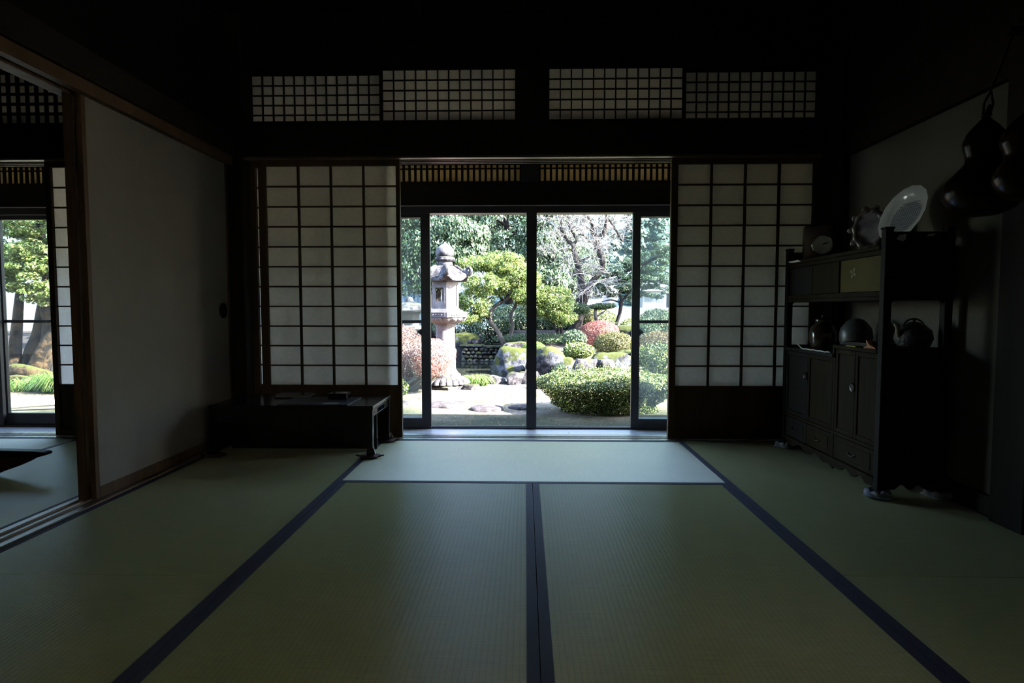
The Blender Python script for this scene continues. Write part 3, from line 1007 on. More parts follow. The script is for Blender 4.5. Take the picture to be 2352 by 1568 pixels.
# roof and deep eave that shade the house front
m = MB()
m.prism([(6.02, 2.26), (6.02, 2.34), (0.0, 4.7), (-6.0, 2.4), (-6.0, 2.3), (0.0, 4.6), (4.9, 2.42)], 0, -14.0, 2.5)
m.prism([(6.02, 2.26), (6.02, 2.34), (2.2, 3.80), (2.2, 3.70), (4.9, 2.42)], 0, 2.5, 9.0)
struct(m.build('roof', 'tile'))
m = MB()
for i in range(52):
    x = -13.9 + i * 0.44
    m.prism([(4.97, 2.44), (5.96, 2.20), (5.96, 2.26), (4.97, 2.50)], 0, x, x + 0.05)
struct(m.build('trim_21', 'soffit'), 'rafters under the eave')
m = MB()
m.box(-14, -5.7, -6, 4.95, G0 - 0.1, 2.6)
m.box(3.4, 9.0, 2.4, 4.95, G0 - 0.1, 2.6)
struct(m.build('wall_house', 'drab'))

# ------------------------------------------------------------------ low desk at the left
DX0, DX1, DY0, DY1, DH = -1.755, -0.835, 3.165, 3.60, 0.288
t = thing('low_desk', 'low black lacquered writing desk under the left paper screen', 'desk', ((DX0 + DX1) / 2, (DY0 + DY1) / 2, 0.012))
MB().box(DX0, DX1, DY0, DY1, DH - 0.022, DH).build('top', 'desk', t, bevel=0.006)
a = MB()
a.box(DX0 + 0.03, DX1 - 0.03, DY0 + 0.012, DY0 + 0.026, DH - 0.10, DH - 0.022)
a.box(DX0 + 0.03, DX1 - 0.03, DY1 - 0.026, DY1 - 0.012, DH - 0.10, DH - 0.022)
a.build('apron', 'desk', t, bevel=0.002)
for sx in (-1, 1):
    xo = DX1 - 0.012 if sx > 0 else DX0 + 0.012
    a = MB()
    xa, xb = sorted((xo, xo - sx * 0.012))
    a.box(xa, xb, DY0 + 0.03, DY1 - 0.03, DH - 0.066, DH - 0.022)
    xa, xb = sorted((xo, xo + sx * 0.003))
    # carved fretwork: two long frames and a knotted middle
    for y0, y1 in ((DY0 + 0.045, DY0 + 0.15), (DY1 - 0.15, DY1 - 0.045)):
        a.box(xa, xb, y0, y1, DH - 0.033, DH - 0.029)
        a.box(xa, xb, y0, y1, DH - 0.060, DH - 0.056)
        a.box(xa, xb, y0, y0 + 0.004, DH - 0.056, DH - 0.033)
        a.box(xa, xb, y1 - 0.004, y1, DH - 0.056, DH - 0.033)
        a.box(xa, xb, y0 + 0.02, y1 - 0.02, DH - 0.047, DH - 0.042)
    yc = (DY0 + DY1) / 2
    for k in range(5):
        y = yc - 0.045 + k * 0.0225
        ring = [(xo + sx * 0.002, y + 0.012 * math.cos(q), DH - 0.0445 + 0.016 * math.sin(q)) for q in np.linspace(0, 2 * PI, 13)]
        a.tube(ring, 0.0026, 4, cap=False)
    a.build('carved_end_rail', 'desk', t)
MB().box(DX0 + 0.03, DX1 - 0.03, DY0 + 0.19, DY0 + 0.205, 0.004, DH - 0.022).build('shade_board', 'desk', t)  # added dark board standing in for the deep shade under the desk
MB().box(DX0 + 0.016, DX0 + 0.026, DY0 + 0.04, DY1 - 0.03, 0.03, DH - 0.066).build('end_shade_board', 'desk', t)  # added to keep the space under the left end dark
def desk_leg(cx, cy, dx, dy):
    l = MB()
    prof = [(0.024, 0.012), (0.027, 0.030), (0.022, 0.050), (0.020, 0.075), (0.0215, 0.16), (0.023, DH - 0.022)]
    l.lathe(prof, cx, cy, 4, PI / 4, zfun=None)
    # curled foot
    foot = [(cx, cy, 0.05), (cx + dx * 0.016, cy + dy * 0.016, 0.034), (cx + dx * 0.024, cy + dy * 0.024, 0.022), (cx + dx * 0.018, cy + dy * 0.018, 0.0145)]
    l.tube(foot, [0.014, 0.013, 0.010, 0.0025], 8)
    l.build('leg', 'desk', t, bevel=0.002)
LEGS = [(DX1 - 0.022, DY0 + 0.022, 1, -1), (DX1 - 0.022, DY1 - 0.022, 1, 1), (DX0 + 0.022, DY0 + 0.022, -1, -1), (DX0 + 0.022, DY1 - 0.022, -1, 1)]
for q in LEGS:
    desk_leg(*q)
pad_names = ['red-brown cloth pad under the front right desk foot', 'red-brown cloth pad under the rear right desk foot, by the doorway', 'dark cloth pad under the front left desk foot, by the left wall', 'cloth pad under the rear left desk foot in the corner']
for (cx, cy, dx, dy), lb in zip(LEGS[:3], pad_names):
    p = thing('foot_pad', lb, 'cloth pad', (cx, cy, 0.002), 'cloth pads under the desk feet')
    m = MB()
    m.lathe([(0.050, 0.0012), (0.058, 0.005), (0.052, 0.010), (0.030, 0.0118)], cx, cy, 20, 0.3, rfun=lambda a, z: 1 + 0.10 * math.sin(5 * a) + 0.06 * math.sin(9 * a + 1))
    m.build('cloth', 'pad', p, smooth=True)
    for s in (-1, 1):
        e = MB()
        pts = [(cx + s * 0.05 + s * 0.028 * (1 - math.cos(q)) * 0.5, cy - 0.02 + 0.008 * math.sin(q), 0.009 + 0.006 * math.sin(q / 2)) for q in np.linspace(0, 2 * PI, 12)]
        e.tube(pts, 0.0028, 5)
        e.build('tie_cord', 'pad', p, smooth=True)

t = thing('desk_mat', 'dark blue writing mat on the low desk', 'desk mat', (-1.16, 3.33, DH))
MB().box(-1.38, -0.985, 3.19, 3.47, DH, DH + 0.004).build('felt', 'mat', t)
t = thing('inkstone_box', 'small black box standing on the dark blue desk mat', 'box', (-1.09, 3.38, DH + 0.004))
MB().box(-1.15, -1.04, 3.36, 3.44, DH + 0.0045, DH + 0.030).build('body', 'lacq', t, bevel=0.003)
MB().box(-1.153, -1.037, 3.357, 3.443, DH + 0.0305, DH + 0.040).build('lid', 'lacq', t, bevel=0.003)
t = thing('book', 'flat dark book lying at the back of the low desk', 'book', (-1.40, 3.50, DH))
MB().box(-1.50, -1.30, 3.45, 3.57, DH + 0.0035, DH + 0.016).build('pages', 'note', t)
MB().box(-1.503, -1.297, 3.447, 3.573, DH + 0.0005, DH + 0.003).box(-1.503, -1.297, 3.447, 3.573, DH + 0.0165, DH + 0.019).box(-1.503, -1.5, 3.447, 3.573, DH + 0.003, DH + 0.0165).build('cover', 'desk', t)
t = MB().box(-1.13, -1.045, 3.195, 3.245, DH + 0.0045, DH + 0.0055).build('paper_slip', 'note')
tag(t, 'cream paper slip at the front edge of the dark desk mat', 'paper')

# ------------------------------------------------------------------ elbow rest in the left room
t = thing('elbow_rest', 'low narrow black elbow rest on the mats of the left room', 'elbow rest', (-2.62, 2.80, 0))
top = [(-2.92, 0.112), (-2.92, 0.130), (-2.62, 0.134), (-2.40, 0.131), (-2.345, 0.126), (-2.328, 0.119), (-2.34, 0.109), (-2.38, 0.098), (-2.62, 0.090)]
MB().prism(top, 1, 2.745, 2.80).build('top', 'ebony', t, bevel=0.006)
MB().prism([(-2.86, 0.111), (-2.62, 0.0895), (-2.39, 0.097), (-2.43, 0.076), (-2.49, 0.050), (-2.56, 0.026), (-2.62, 0.001), (-2.72, 0.001), (-2.80, 0.04)], 1, 2.755, 2.79).build('foot', 'redlacq', t, bevel=0.004)

# ------------------------------------------------------------------ tall display cabinet at the right
CX0, CX1, CY0, CY1 = 1.53, 1.822, 2.53, 3.485     # front face looks towards -X
TOPZ, UPB, CN, CF, LOW = 1.094, 0.877, 0.645, 0.60, 0.045
YM = 2.915                                            # upright between near and far bays
t = thing('display_cabinet', 'tall dark wooden display cabinet with open shelf and cupboard doors by the right wall', 'cabinet', ((CX0 + CX1) / 2, (CY0 + CY1) / 2, 0.0))
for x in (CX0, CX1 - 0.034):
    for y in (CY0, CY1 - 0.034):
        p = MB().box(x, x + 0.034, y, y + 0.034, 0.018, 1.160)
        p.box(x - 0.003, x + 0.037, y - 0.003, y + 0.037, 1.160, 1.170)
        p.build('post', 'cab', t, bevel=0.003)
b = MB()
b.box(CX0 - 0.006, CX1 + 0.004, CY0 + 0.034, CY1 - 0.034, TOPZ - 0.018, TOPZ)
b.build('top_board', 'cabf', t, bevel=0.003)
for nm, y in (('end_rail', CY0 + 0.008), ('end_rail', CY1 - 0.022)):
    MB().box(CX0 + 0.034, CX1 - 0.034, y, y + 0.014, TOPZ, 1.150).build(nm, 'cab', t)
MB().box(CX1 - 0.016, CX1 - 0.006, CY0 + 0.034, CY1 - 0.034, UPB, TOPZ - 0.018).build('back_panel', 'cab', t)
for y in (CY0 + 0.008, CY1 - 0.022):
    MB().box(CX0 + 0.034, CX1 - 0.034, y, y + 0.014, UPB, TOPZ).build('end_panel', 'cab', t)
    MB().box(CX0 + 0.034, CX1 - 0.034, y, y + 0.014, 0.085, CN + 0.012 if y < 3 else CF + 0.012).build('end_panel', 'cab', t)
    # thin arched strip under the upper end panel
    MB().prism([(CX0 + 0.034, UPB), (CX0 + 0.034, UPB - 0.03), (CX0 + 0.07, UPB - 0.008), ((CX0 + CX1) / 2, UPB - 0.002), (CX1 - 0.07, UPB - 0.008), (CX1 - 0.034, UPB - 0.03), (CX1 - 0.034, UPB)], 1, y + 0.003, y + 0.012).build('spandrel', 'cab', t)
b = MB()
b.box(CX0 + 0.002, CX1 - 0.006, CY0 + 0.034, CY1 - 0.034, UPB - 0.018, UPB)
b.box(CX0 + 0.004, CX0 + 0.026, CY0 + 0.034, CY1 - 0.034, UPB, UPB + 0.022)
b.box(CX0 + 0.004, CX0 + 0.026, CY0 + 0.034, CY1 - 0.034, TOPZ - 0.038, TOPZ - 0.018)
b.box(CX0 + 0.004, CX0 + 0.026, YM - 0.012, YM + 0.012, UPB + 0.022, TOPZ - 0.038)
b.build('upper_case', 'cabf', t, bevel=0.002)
def sliding(y0, y1, mat, off):
    d = MB().box(CX0 + 0.012 + off, CX0 + 0.018 + off, y0, y1, UPB + 0.024, TOPZ - 0.040).build('sliding_panel', mat, t)
    if mat != 'gold':
        return
    bt = MB()
    yc, zc = y1 - 0.11, 0.99
    for k in range(4):
        a = 0.5 + k * PI / 2
        q = [(yc, zc), (yc + 0.02 * math.cos(a - .5), zc + 0.02 * math.sin(a - .5)), (yc + 0.028 * math.cos(a), zc + 0.028 * math.sin(a)), (yc + 0.02 * math.cos(a + .5), zc + 0.02 * math.sin(a + .5))]
        bt.prism(q, 0, CX0 + 0.0108 + off, CX0 + 0.0116 + off)
    bt.build('inlaid_leaf', 'inlay', d)
sliding(CY0 + 0.036, YM - 0.013, 'gold', 0.0)
sliding(YM + 0.013, 3.18, 'cabf', 0.0)
MB().box(CX0 + 0.012, CX0 + 0.018, 3.185, CY1 - 0.036, UPB + 0.024, TOPZ - 0.040).build('sliding_panel', 'cab', t)
# open shelf level
MB().box(CX0 - 0.004, CX1 - 0.006, CY0 + 0.034, YM + 0.010, CN - 0.018, CN).build('counter', 'cabf', t, bevel=0.002)
MB().box(CX0 - 0.004, CX1 - 0.006, YM + 0.0105, CY1 - 0.034, CF - 0.018, CF).build('counter', 'cab', t, bevel=0.002)
MB().box(CX0 + 0.004, CX1 - 0.016, YM + 0.0105, YM + 0.020, CF, CN).build('step_riser', 'cab', t)
# lower carcass
b = MB()
b.box(CX0 + 0.004, CX0 + 0.026, YM - 0.006, YM + 0.014, 0.07, CF - 0.02)
b.box(CX0 + 0.004, CX0 + 0.026, CY0 + 0.034, YM - 0.006, 0.200, 0.216)
b.box(CX0 + 0.004, CX0 + 0.026, YM + 0.014, CY1 - 0.034, 0.200, 0.216)
b.box(CX0 - 0.002, CX0 + 0.026, CY0 + 0.034, CY1 - 0.034, 0.066, 0.082)
b.box(CX0 + 0.03, CX1 - 0.006, CY0 + 0.03, CY1 - 0.03, 0.070, 0.080)
b.box(CX1 - 0.016, CX1 - 0.006, CY0 + 0.034, CY1 - 0.034, 0.08, CF - 0.018)
b.build('lower_case', 'cabf', t, bevel=0.0015)
def cup_door(y0, y1, z1, mat, knob):
    d = MB()
    x0, x1 = CX0 + 0.004, CX0 + 0.018
    fr = 0.022
    d.box(x0, x1, y0, y0 + fr, 0.218, z1)
    d.box(x0, x1, y1 - fr, y1, 0.218, z1)
    d.box(x0, x1, y0 + fr, y1 - fr, 0.218, 0.218 + fr)
    d.box(x0, x1, y0 + fr, y1 - fr, z1 - fr, z1)
    d = d.build('door', mat, t, bevel=0.002)
    MB().box(x0 + 0.006, x0 + 0.011, y0 + fr + 0.008, y1 - fr + 0.001, 0.218 + fr, z1 - fr - 0.002).build('door_panel', mat, d)
    MB().box(x0 + 0.0112, x0 + 0.0125, y0 + fr, y1 - fr + 0.002, 0.218 + fr, z1 - fr).build('shadow_groove', 'lacq', d)
    if knob:
        MB().lathe([(0.016, -0.001), (0.018, 0.004), (0.010, 0.008), (0.004, 0.009)], 0, 0, 18)
        h = MB()
        pts = [(x0 - 0.0015, knob + 0.019 * math.cos(q), 0.455 + 0.019 * math.sin(q)) for q in np.linspace(0, 2 * PI, 19)]
        h.tube(pts, 0.003, 5, cap=False)
        h.prism([(knob + 0.015 * math.cos(q), 0.455 + 0.015 * math.sin(q)) for q in np.linspace(0, 2 * PI, 17)[:-1]], 0, x0 - 0.004, x0 - 0.0005)
        h.build('pull_plate', 'lacq', d)
yh = (CY0 + 0.034 + YM - 0.006) / 2
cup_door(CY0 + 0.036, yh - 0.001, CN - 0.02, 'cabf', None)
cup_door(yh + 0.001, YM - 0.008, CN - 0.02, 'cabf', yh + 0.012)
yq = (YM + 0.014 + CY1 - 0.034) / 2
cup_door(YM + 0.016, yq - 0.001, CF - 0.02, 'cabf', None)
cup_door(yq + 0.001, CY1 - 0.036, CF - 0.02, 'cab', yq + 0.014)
def drawer(y0, y1, mat='cabf'):
    d = MB().box(CX0 + 0.006, CX0 + 0.022, y0, y1, 0.085, 0.197)
    d.box(CX0 + 0.003, CX0 + 0.006, y0 + 0.03, y1 - 0.03, 0.105, 0.177)
    d = d.build('drawer', mat, t, bevel=0.002)
    yc = (y0 + y1) / 2
    h = MB().tube([(CX0 + 0.001 - 0.007 * math.sin(q), yc + 0.028 * math.cos(q), 0.145 - 0.012 * math.sin(q)) for q in np.linspace(0, PI, 9)], 0.0028, 6)
    h.build('drawer_pull', 'iron', d)
drawer(CY0 + 0.036, YM - 0.008)
drawer(YM + 0.016, yq - 0.002)
drawer(yq + 0.002, CY1 - 0.036, 'cab')
# scalloped apron along the front and the near end
def scallop(u0, u1, n=60):
    pts = []
    for i in range(n + 1):
        s = i / n
        e = abs(s - 0.5) * 2
        z = 0.046 - 0.022 * e ** 6 + 0.012 * math.cos(s * 2 * PI * 3) * (1 - e ** 4)
        pts.append((u0 + (u1 - u0) * s, z))
    return pts
for i in range(2):
    ya, yb = ((CY0 + 0.034, YM + 0.004), (YM + 0.004, CY1 - 0.034))[i]
    MB().prism([(ya, 0.066)] + scallop(ya, yb) + [(yb, 0.066)], 0, CX0 + 0.008, CX0 + 0.018).build('scalloped_apron', 'cabf', t)
MB().prism([(CX0 + 0.034, 0.085)] + scallop(CX0 + 0.034, CX1 - 0.034) + [(CX1 - 0.034, 0.085)], 1, CY0 + 0.008, CY0 + 0.018).build('scalloped_apron', 'cab', t)

for (x, y, lb) in ((CX0 + 0.017, CY0 + 0.017, 'bunched blue-white cloth under the near front foot of the cabinet'),
                   (CX1 - 0.017, CY0 + 0.017, 'bunched blue-white cloth under the near rear foot of the cabinet, by the wall'),
                   (CX0 + 0.017, CY1 - 0.017, 'bunched blue-white cloth under the far front foot of the cabinet')):
    p = MB()
    p.lathe([(0.045, 0.0015), (0.058, 0.010), (0.050, 0.0165), (0.02, 0.0175)], x, y, 24, 0.2, rfun=lambda a, z: 1 + 0.12 * math.sin(4 * a + x * 9) + 0.05 * math.sin(11 * a))
    ring = [(x + 0.040 * math.cos(q) * (1 + .1 * math.sin(3 * q)), y + 0.040 * math.sin(q), 0.021 + 0.004 * math.sin(7 * q)) for q in np.linspace(0, 2 * PI, 29)]
    p.tube(ring, [0.0125 + 0.003 * math.sin(i * 1.9) for i in range(29)], 8, cap=False)
    tag(p.build('foot_cloth', 'cloth', smooth=True), lb, 'cloth', 'cloths under the cabinet feet')

# runner cloth on top with its corners hanging over the ends
t2 = thing('runner_cloth', 'white lace runner on top of the cabinet, its corners hanging over the ends', 'cloth', (1.66, 3.0, TOPZ))
MB().box(1.575, 1.775, 2.575, 3.44, TOPZ + 0.0006, TOPZ + 0.0022).build('sheet', 'lace', t2)
MB().prism([(1.578, 1.118), (1.590, 1.136), (1.618, 1.140), (1.616, 1.118), (1.604, 1.108)], 1, CY0 + 0.0045, CY0 + 0.0065).build('hanging_corner', 'lace', t2)
MB().prism([(1.705, 1.130), (1.712, 1.139), (1.74, 1.140), (1.735, 1.132)], 1, CY0 + 0.0045, CY0 + 0.0065).build('hanging_corner', 'lace', t2)
MB().prism([(3.28, 1.083), (3.31, 1.0945), (3.43, 1.0945), (3.41, 1.087), (3.37, 1.084)], 0, CX0 - 0.0085, CX0 - 0.0065).build('hanging_corner', 'lace', t2)

# desk clock
t = thing('mantel_clock', 'square black clock with a white round dial on the cabinet top', 'clock', (1.645, 3.27, TOPZ + 0.0025), rotz=R(-14))
MB().box(-0.105, 0.095, -0.03, 0.03, 0, 0.178).build('case', 'lacq', t, bevel=0.003, local=True)
def disc(rad, y0, y1, cx, cz, n=32):
    return MB().prism([(cx + rad * math.cos(2 * PI * k / n), cz + rad * math.sin(2 * PI * k / n)) for k in range(n)], 1, y0, y1)
dx, dz = -0.018, 0.075
ringp = [(dx + 0.050 * math.cos(q), -0.034, dz + 0.050 * math.sin(q)) for q in np.linspace(0, 2 * PI, 33)]
MB().tube(ringp, 0.0035, 6, cap=False).build('rim', 'chrome', t, local=True, smooth=True)
dl = disc(0.049, -0.034, -0.0305, dx, dz).build('dial', 'dial', t, local=True)
h = MB()
for k in range(12):
    a = k * PI / 6
    c = (dx + 0.042 * math.sin(a), -0.0345, dz + 0.042 * math.cos(a))
    h.obox(c, (math.sin(a), 0, math.cos(a)), (0, 1, 0), (math.cos(a), 0, -math.sin(a)), 0.006, 0.0008, 0.0018)
for a, l, wd in ((R(62), 0.026, 0.004), (R(75), 0.038, 0.003)):
    h.obox((dx + l / 2 * math.sin(a), -0.0352, dz + l / 2 * math.cos(a)), (math.sin(a), 0, math.cos(a)), (0, 1, 0), (math.cos(a), 0, -math.sin(a)), l, 0.0009, wd)
h = h.build('hands', 'lacq', dl, local=True)

# oval picture in a moulded glass frame
t = thing('oval_photo_frame', 'oval picture in a moulded glass frame between the clock and the plate', 'picture frame', (1.690, 2.935, TOPZ + 0.0025), rotz=R(-44))
t.scale = (1.15, 1.15, 1.2)
fr = MB()
n = 40
pts = [(0.055 * math.cos(q), 0.0 + 0.018 * (0.075 * math.sin(q) + 0.085) / 0.16, 0.098 + 0.076 * math.sin(q)) for q in np.linspace(0, 2 * PI, n + 1)]
fr.tube(pts, [0.013 + 0.0035 * math.sin(i * 1.7) for i in range(n + 1)], 8, cap=False)
for k in range(10):
    q = 2 * PI * k / 10
    p0 = Vector((0.072 * math.cos(q), 0.018 * (0.09 * math.sin(q) + 0.085) / 0.16, 0.098 + 0.088 * math.sin(q)))
    fr.rock(p0, 0.014, 0.007, 0.014, seed=k, sub=2, rough=0.15)
fr.box(-0.03, 0.03, -0.012, 0.03, 0.0, 0.012)
fr.build('moulded_frame', 'glasspink', t, local=True, smooth=True)
MB().prism([(0.048 * math.cos(2 * PI * k / n), 0.098 + 0.069 * math.sin(2 * PI * k / n)) for k in range(n)], 1, 0.006, 0.011).build('picture', 'picture', t, local=True)

# decorative plate on a stand
t = thing('display_plate', 'large pale plate with a grid pattern standing on the cabinet top', 'plate', (1.672, 2.700, TOPZ + 0.0025), rotz=R(-83))
tilt = R(20)
TM = Matrix.Rotation(-tilt, 4, 'X')
def tilted(mb, cz=0.125):
    mb.v = [tuple((TM @ Vector((p[0], p[2] * -1 if False else p[1], p[2]))) + Vector((0, -0.01, 0.030))) for p in mb.v]
    return mb
pl = MB()
pr = [(0.07, 0.012), (0.086, 0.012), (0.094, 0.006), (0.130, -0.006), (0.133, -0.005), (0.130, -0.001), (0.094, 0.010), (0.086, 0.016), (0.07, 0.0165)]
nn = 48
vs, fs = [], []
for r_, y_ in pr:
    for k in range(nn):
        a = 2 * PI * k / nn
        rr = r_ * (1 + (0.012 * math.cos(16 * a) if r_ > 0.12 else 0))
        vs.append((rr * math.cos(a), y_, 0.132 + rr * math.sin(a)))
for i in range(len(pr) - 1):
    for k in range(nn):
        a, b_ = i * nn + k, i * nn + (k + 1) % nn
        fs.append((a, b_, b_ + nn, a + nn))
fs.append(tuple(range(nn)))
fs.append(tuple(range((len(pr) - 1) * nn, len(pr) * nn))[::-1])
tilted(pl.add(vs, fs)).build('plate', 'china', t, local=True, smooth='auto')
gd = MB()
for i in range(-7, 8):
    u = i * 0.0115
    hh = math.sqrt(max(0, 0.086 ** 2 - u ** 2))
    gd.box(u - 0.0028 + 0.012, u + 0.0028 + 0.012, 0.0108, 0.0118, 0.118 - hh, 0.118 + hh * 0.8)
for i in range(-7, 7):
    u = i * 0.0115
    hh = math.sqrt(max(0, 0.086 ** 2 - u ** 2))
    gd.box(-hh + 0.012, hh + 0.012, 0.0105, 0.0115, 0.118 + u - 0.0022, 0.118 + u + 0.0022)
tilted(gd).build('grid_pattern', 'chinadark', t, local=True)
st = MB()
for s in (-1, 1):
    st.tube([(s * 0.05, -0.03, 0.02), (s * 0.05, -0.022, 0.004), (s * 0.045, 0.07, 0.004), (s * 0.02, 0.058, 0.12)], 0.004, 6)
st.tube([(-0.05, 0.02, 0.004), (0.05, 0.02, 0.004)], 0.004, 6)
st.build('stand', 'lacq', t, local=True, smooth=True)

# things on the open shelf
t = thing('mat_cloth', 'dark cloth with a pale hem under the brown jar', 'cloth', (1.64, 3.15, CF))
MB().box(CX0 + 0.0, 1.79, 2.95, 3.30, CF + 0.0005, CF + 0.003).build('sheet', 'mat', t)
hm = MB()
hm.tube([(CX0 - 0.0015, 2.95 + i * 0.025, CF + 0.004 + 0.002 * math.sin(i * 2.1)) for i in range(13)] + [(CX0 - 0.002, 3.27, CF + 0.013), (CX0 - 0.001, 3.30, CF + 0.022)], 0.0032, 6)
hm.build('hem', 'lace', t, smooth=True)
t = thing('lidded_jar', 'brown glazed jar with a lid on the left part of the cabinet shelf', 'jar', (1.60, 3.17, CF + 0.0032))
MB().lathe([(0.045, CF + 0.0035), (0.058, CF + 0.02), (0.066, CF + 0.06), (0.066, CF + 0.09), (0.055, CF + 0.125), (0.040, CF + 0.142), (0.036, CF + 0.15), (0.039, CF + 0.156)], 1.60, 3.17, 32).build('body', 'jar', t, smooth='auto')
MB().lathe([(0.041, CF + 0.1565), (0.040, CF + 0.164), (0.022, CF + 0.172), (0.009, CF + 0.176), (0.010, CF + 0.188), (0.004, CF + 0.192)], 1.60, 3.17, 28).build('lid', 'jar', t, smooth='auto')
t = thing('round_pot', 'dull grey round pot behind the brown jar on the cabinet shelf', 'pot', (1.70, 3.035, CF + 0.0032))
MB().lathe([(0.05, CF + 0.0035), (0.068, CF + 0.03), (0.078, CF + 0.075), (0.072, CF + 0.12), (0.05, CF + 0.15), (0.045, CF + 0.155)], 1.70, 3.035, 32).build('body', 'pot', t, smooth='auto')
MB().lathe([(0.047, CF + 0.1555), (0.03, CF + 0.168), (0.01, CF + 0.174)], 1.70, 3.035, 24).build('lid', 'pot', t, smooth='auto')
t = thing('lacquer_tray', 'black lacquer tray on the right part of the cabinet shelf', 'tray', (1.66, 2.72, CN))
m = MB().box(1.56, 1.70, 2.68, 2.89, CN + 0.0006, CN + 0.006)
m.box(1.56, 1.565, 2.68, 2.89, CN + 0.006, CN + 0.02).box(1.695, 1.70, 2.68, 2.89, CN + 0.006, CN + 0.02)
m.box(1.565, 1.695, 2.68, 2.685, CN + 0.006, CN + 0.02).box(1.565, 1.695, 2.885, 2.89, CN + 0.006, CN + 0.02)
m.build('body', 'lacq', t)
m = MB().box(1.531, 1.555, 2.735, 2.815, CN + 0.0006, CN + 0.004)
tag(m.build('paper_packet', 'yellowp'), 'yellow-green paper packet at the front of the cabinet shelf', 'paper')
m = MB()
m.prism([(2.580, CN + 0.001), (2.60, CN + 0.010), (2.632, CN + 0.018), (2.650, CN + 0.036), (2.656, CN + 0.034), (2.645, CN + 0.010), (2.672, CN + 0.005), (2.672, CN + 0.001)], 0, 1.533, 1.553)
tag(m.build('folded_paper', 'orangep'), 'folded orange-brown paper ornament at the front of the cabinet shelf', 'paper')
t = thing('kettle', 'dark iron kettle with a pale spout seen through the open cabinet end', 'kettle', (1.735, 2.615, CN))
kx, ky = 1.735, 2.645
MB().lathe([(0.040, CN + 0.0008), (0.064, CN + 0.012), (0.076, CN + 0.045), (0.070, CN + 0.08), (0.044, CN + 0.105), (0.030, CN + 0.108)], kx, ky, 32).build('body', 'iron', t, smooth='auto')
MB().lathe([(0.031, CN + 0.1085), (0.026, CN + 0.116), (0.006, CN + 0.120), (0.009, CN + 0.130), (0.004, CN + 0.134)], kx, ky, 24).build('lid', 'iron', t, smooth='auto')
MB().tube([(kx - 0.060, ky - 0.012, CN + 0.05), (kx - 0.078, ky - 0.014, CN + 0.068), (kx - 0.082, ky - 0.015, CN + 0.095), (kx - 0.094, ky - 0.016, CN + 0.112)], [0.013, 0.010, 0.007, 0.006], 10).build('spout', 'spout', t, smooth=True)
MB().tube([(kx + 0.05 * math.cos(q), ky, CN + 0.085 + 0.048 * math.sin(q)) for q in np.linspace(0.15, PI - 0.15, 14)], 0.004, 7).build('handle', 'iron', t, smooth=True)

# ------------------------------------------------------------------ gourds hanging on the right wall
def gourd(cx, cy, zb, s, prof, label, hook, name='hanging_gourd'):
    t = thing(name, label, 'gourd', (cx, cy, zb), 'gourds hanging on the right wall')
    MB().lathe([(r * s, zb + z * s) for r, z in prof], cx, cy, 40).build('shell', 'gourd', t, smooth=True)
    zt = zb + prof[-1][1] * s
    MB().tube([(cx, cy, zt - 0.01), (cx + 0.004, cy, zt + 0.02), (cx + 0.012, cy, zt + 0.04)], [0.011, 0.008, 0.006], 8).build('stem', 'cord', t, smooth=True)
    c = MB()
    for s_ in (-1, 1):
        c.tube([(cx + s_ * 0.012, cy, zt + 0.005), (cx + s_ * 0.016 + 0.006, cy, zt + 0.045), (cx + 0.012, cy, zt + 0.09), tuple(Vector((cx + 0.012, cy, zt + 0.09)).lerp(Vector(hook), 0.5)), hook], 0.0042, 6)
    c.tube([(cx + 0.014 * math.cos(q), cy + 0.014 * math.sin(q), zt + 0.004) for q in np.linspace(0, 2 * PI, 13)], 0.004, 5, cap=False)
    c.build('hanging_cord', 'cord', t, smooth=True)
G1 = [(0.004, 0.0), (0.05, 0.004), (0.095, 0.028), (0.121, 0.075), (0.123, 0.11), (0.108, 0.155), (0.080, 0.190), (0.062, 0.215), (0.056, 0.232), (0.058, 0.252), (0.066, 0.285), (0.066, 0.31), (0.055, 0.345), (0.036, 0.375), (0.020, 0.395), (0.012, 0.408), (0.008, 0.412)]
G1 = [(r_, z_ * 0.85) for r_, z_ in G1]
gourd(1.640, 2.155, 1.155, 1.0, G1, 'large dark gourd with a narrow waist hanging on the right, beside the white wall', (1.722, 2.155, 1.790))
G2 = [(0.004, 0.0), (0.04, 0.004), (0.075, 0.03), (0.092, 0.07), (0.090, 0.10), (0.070, 0.135), (0.060, 0.150), (0.064, 0.17), (0.074, 0.20), (0.074, 0.225), (0.058, 0.26), (0.035, 0.29), (0.015, 0.312), (0.008, 0.318)]
G2 = [(r_, z_ * 0.9) for r_, z_ in G2]
gourd(1.606, 1.93, 1.17, 1.0, G2, 'shiny dark gourd hanging nearest the right edge, overlapping the large one', (1.575, 1.93, 1.735))
for q, lb in (((1.56, 1.815, 1.915, 1.945, 1.735, 1.765), 'wooden peg carrying the gourd nearest the right edge'), ((1.70, 1.815, 2.14, 2.17, 1.790, 1.81), 'wooden peg carrying the large narrow-waisted gourd')):
    tag(bx(*q).build('wall_peg', 'wood'), lb, 'peg')

# ------------------------------------------------------------------ garden ground
def sm(a, b, x):
    t = min(1.0, max(0.0, (x - a) / (b - a)))
    return t * t * (3 - 2 * t)

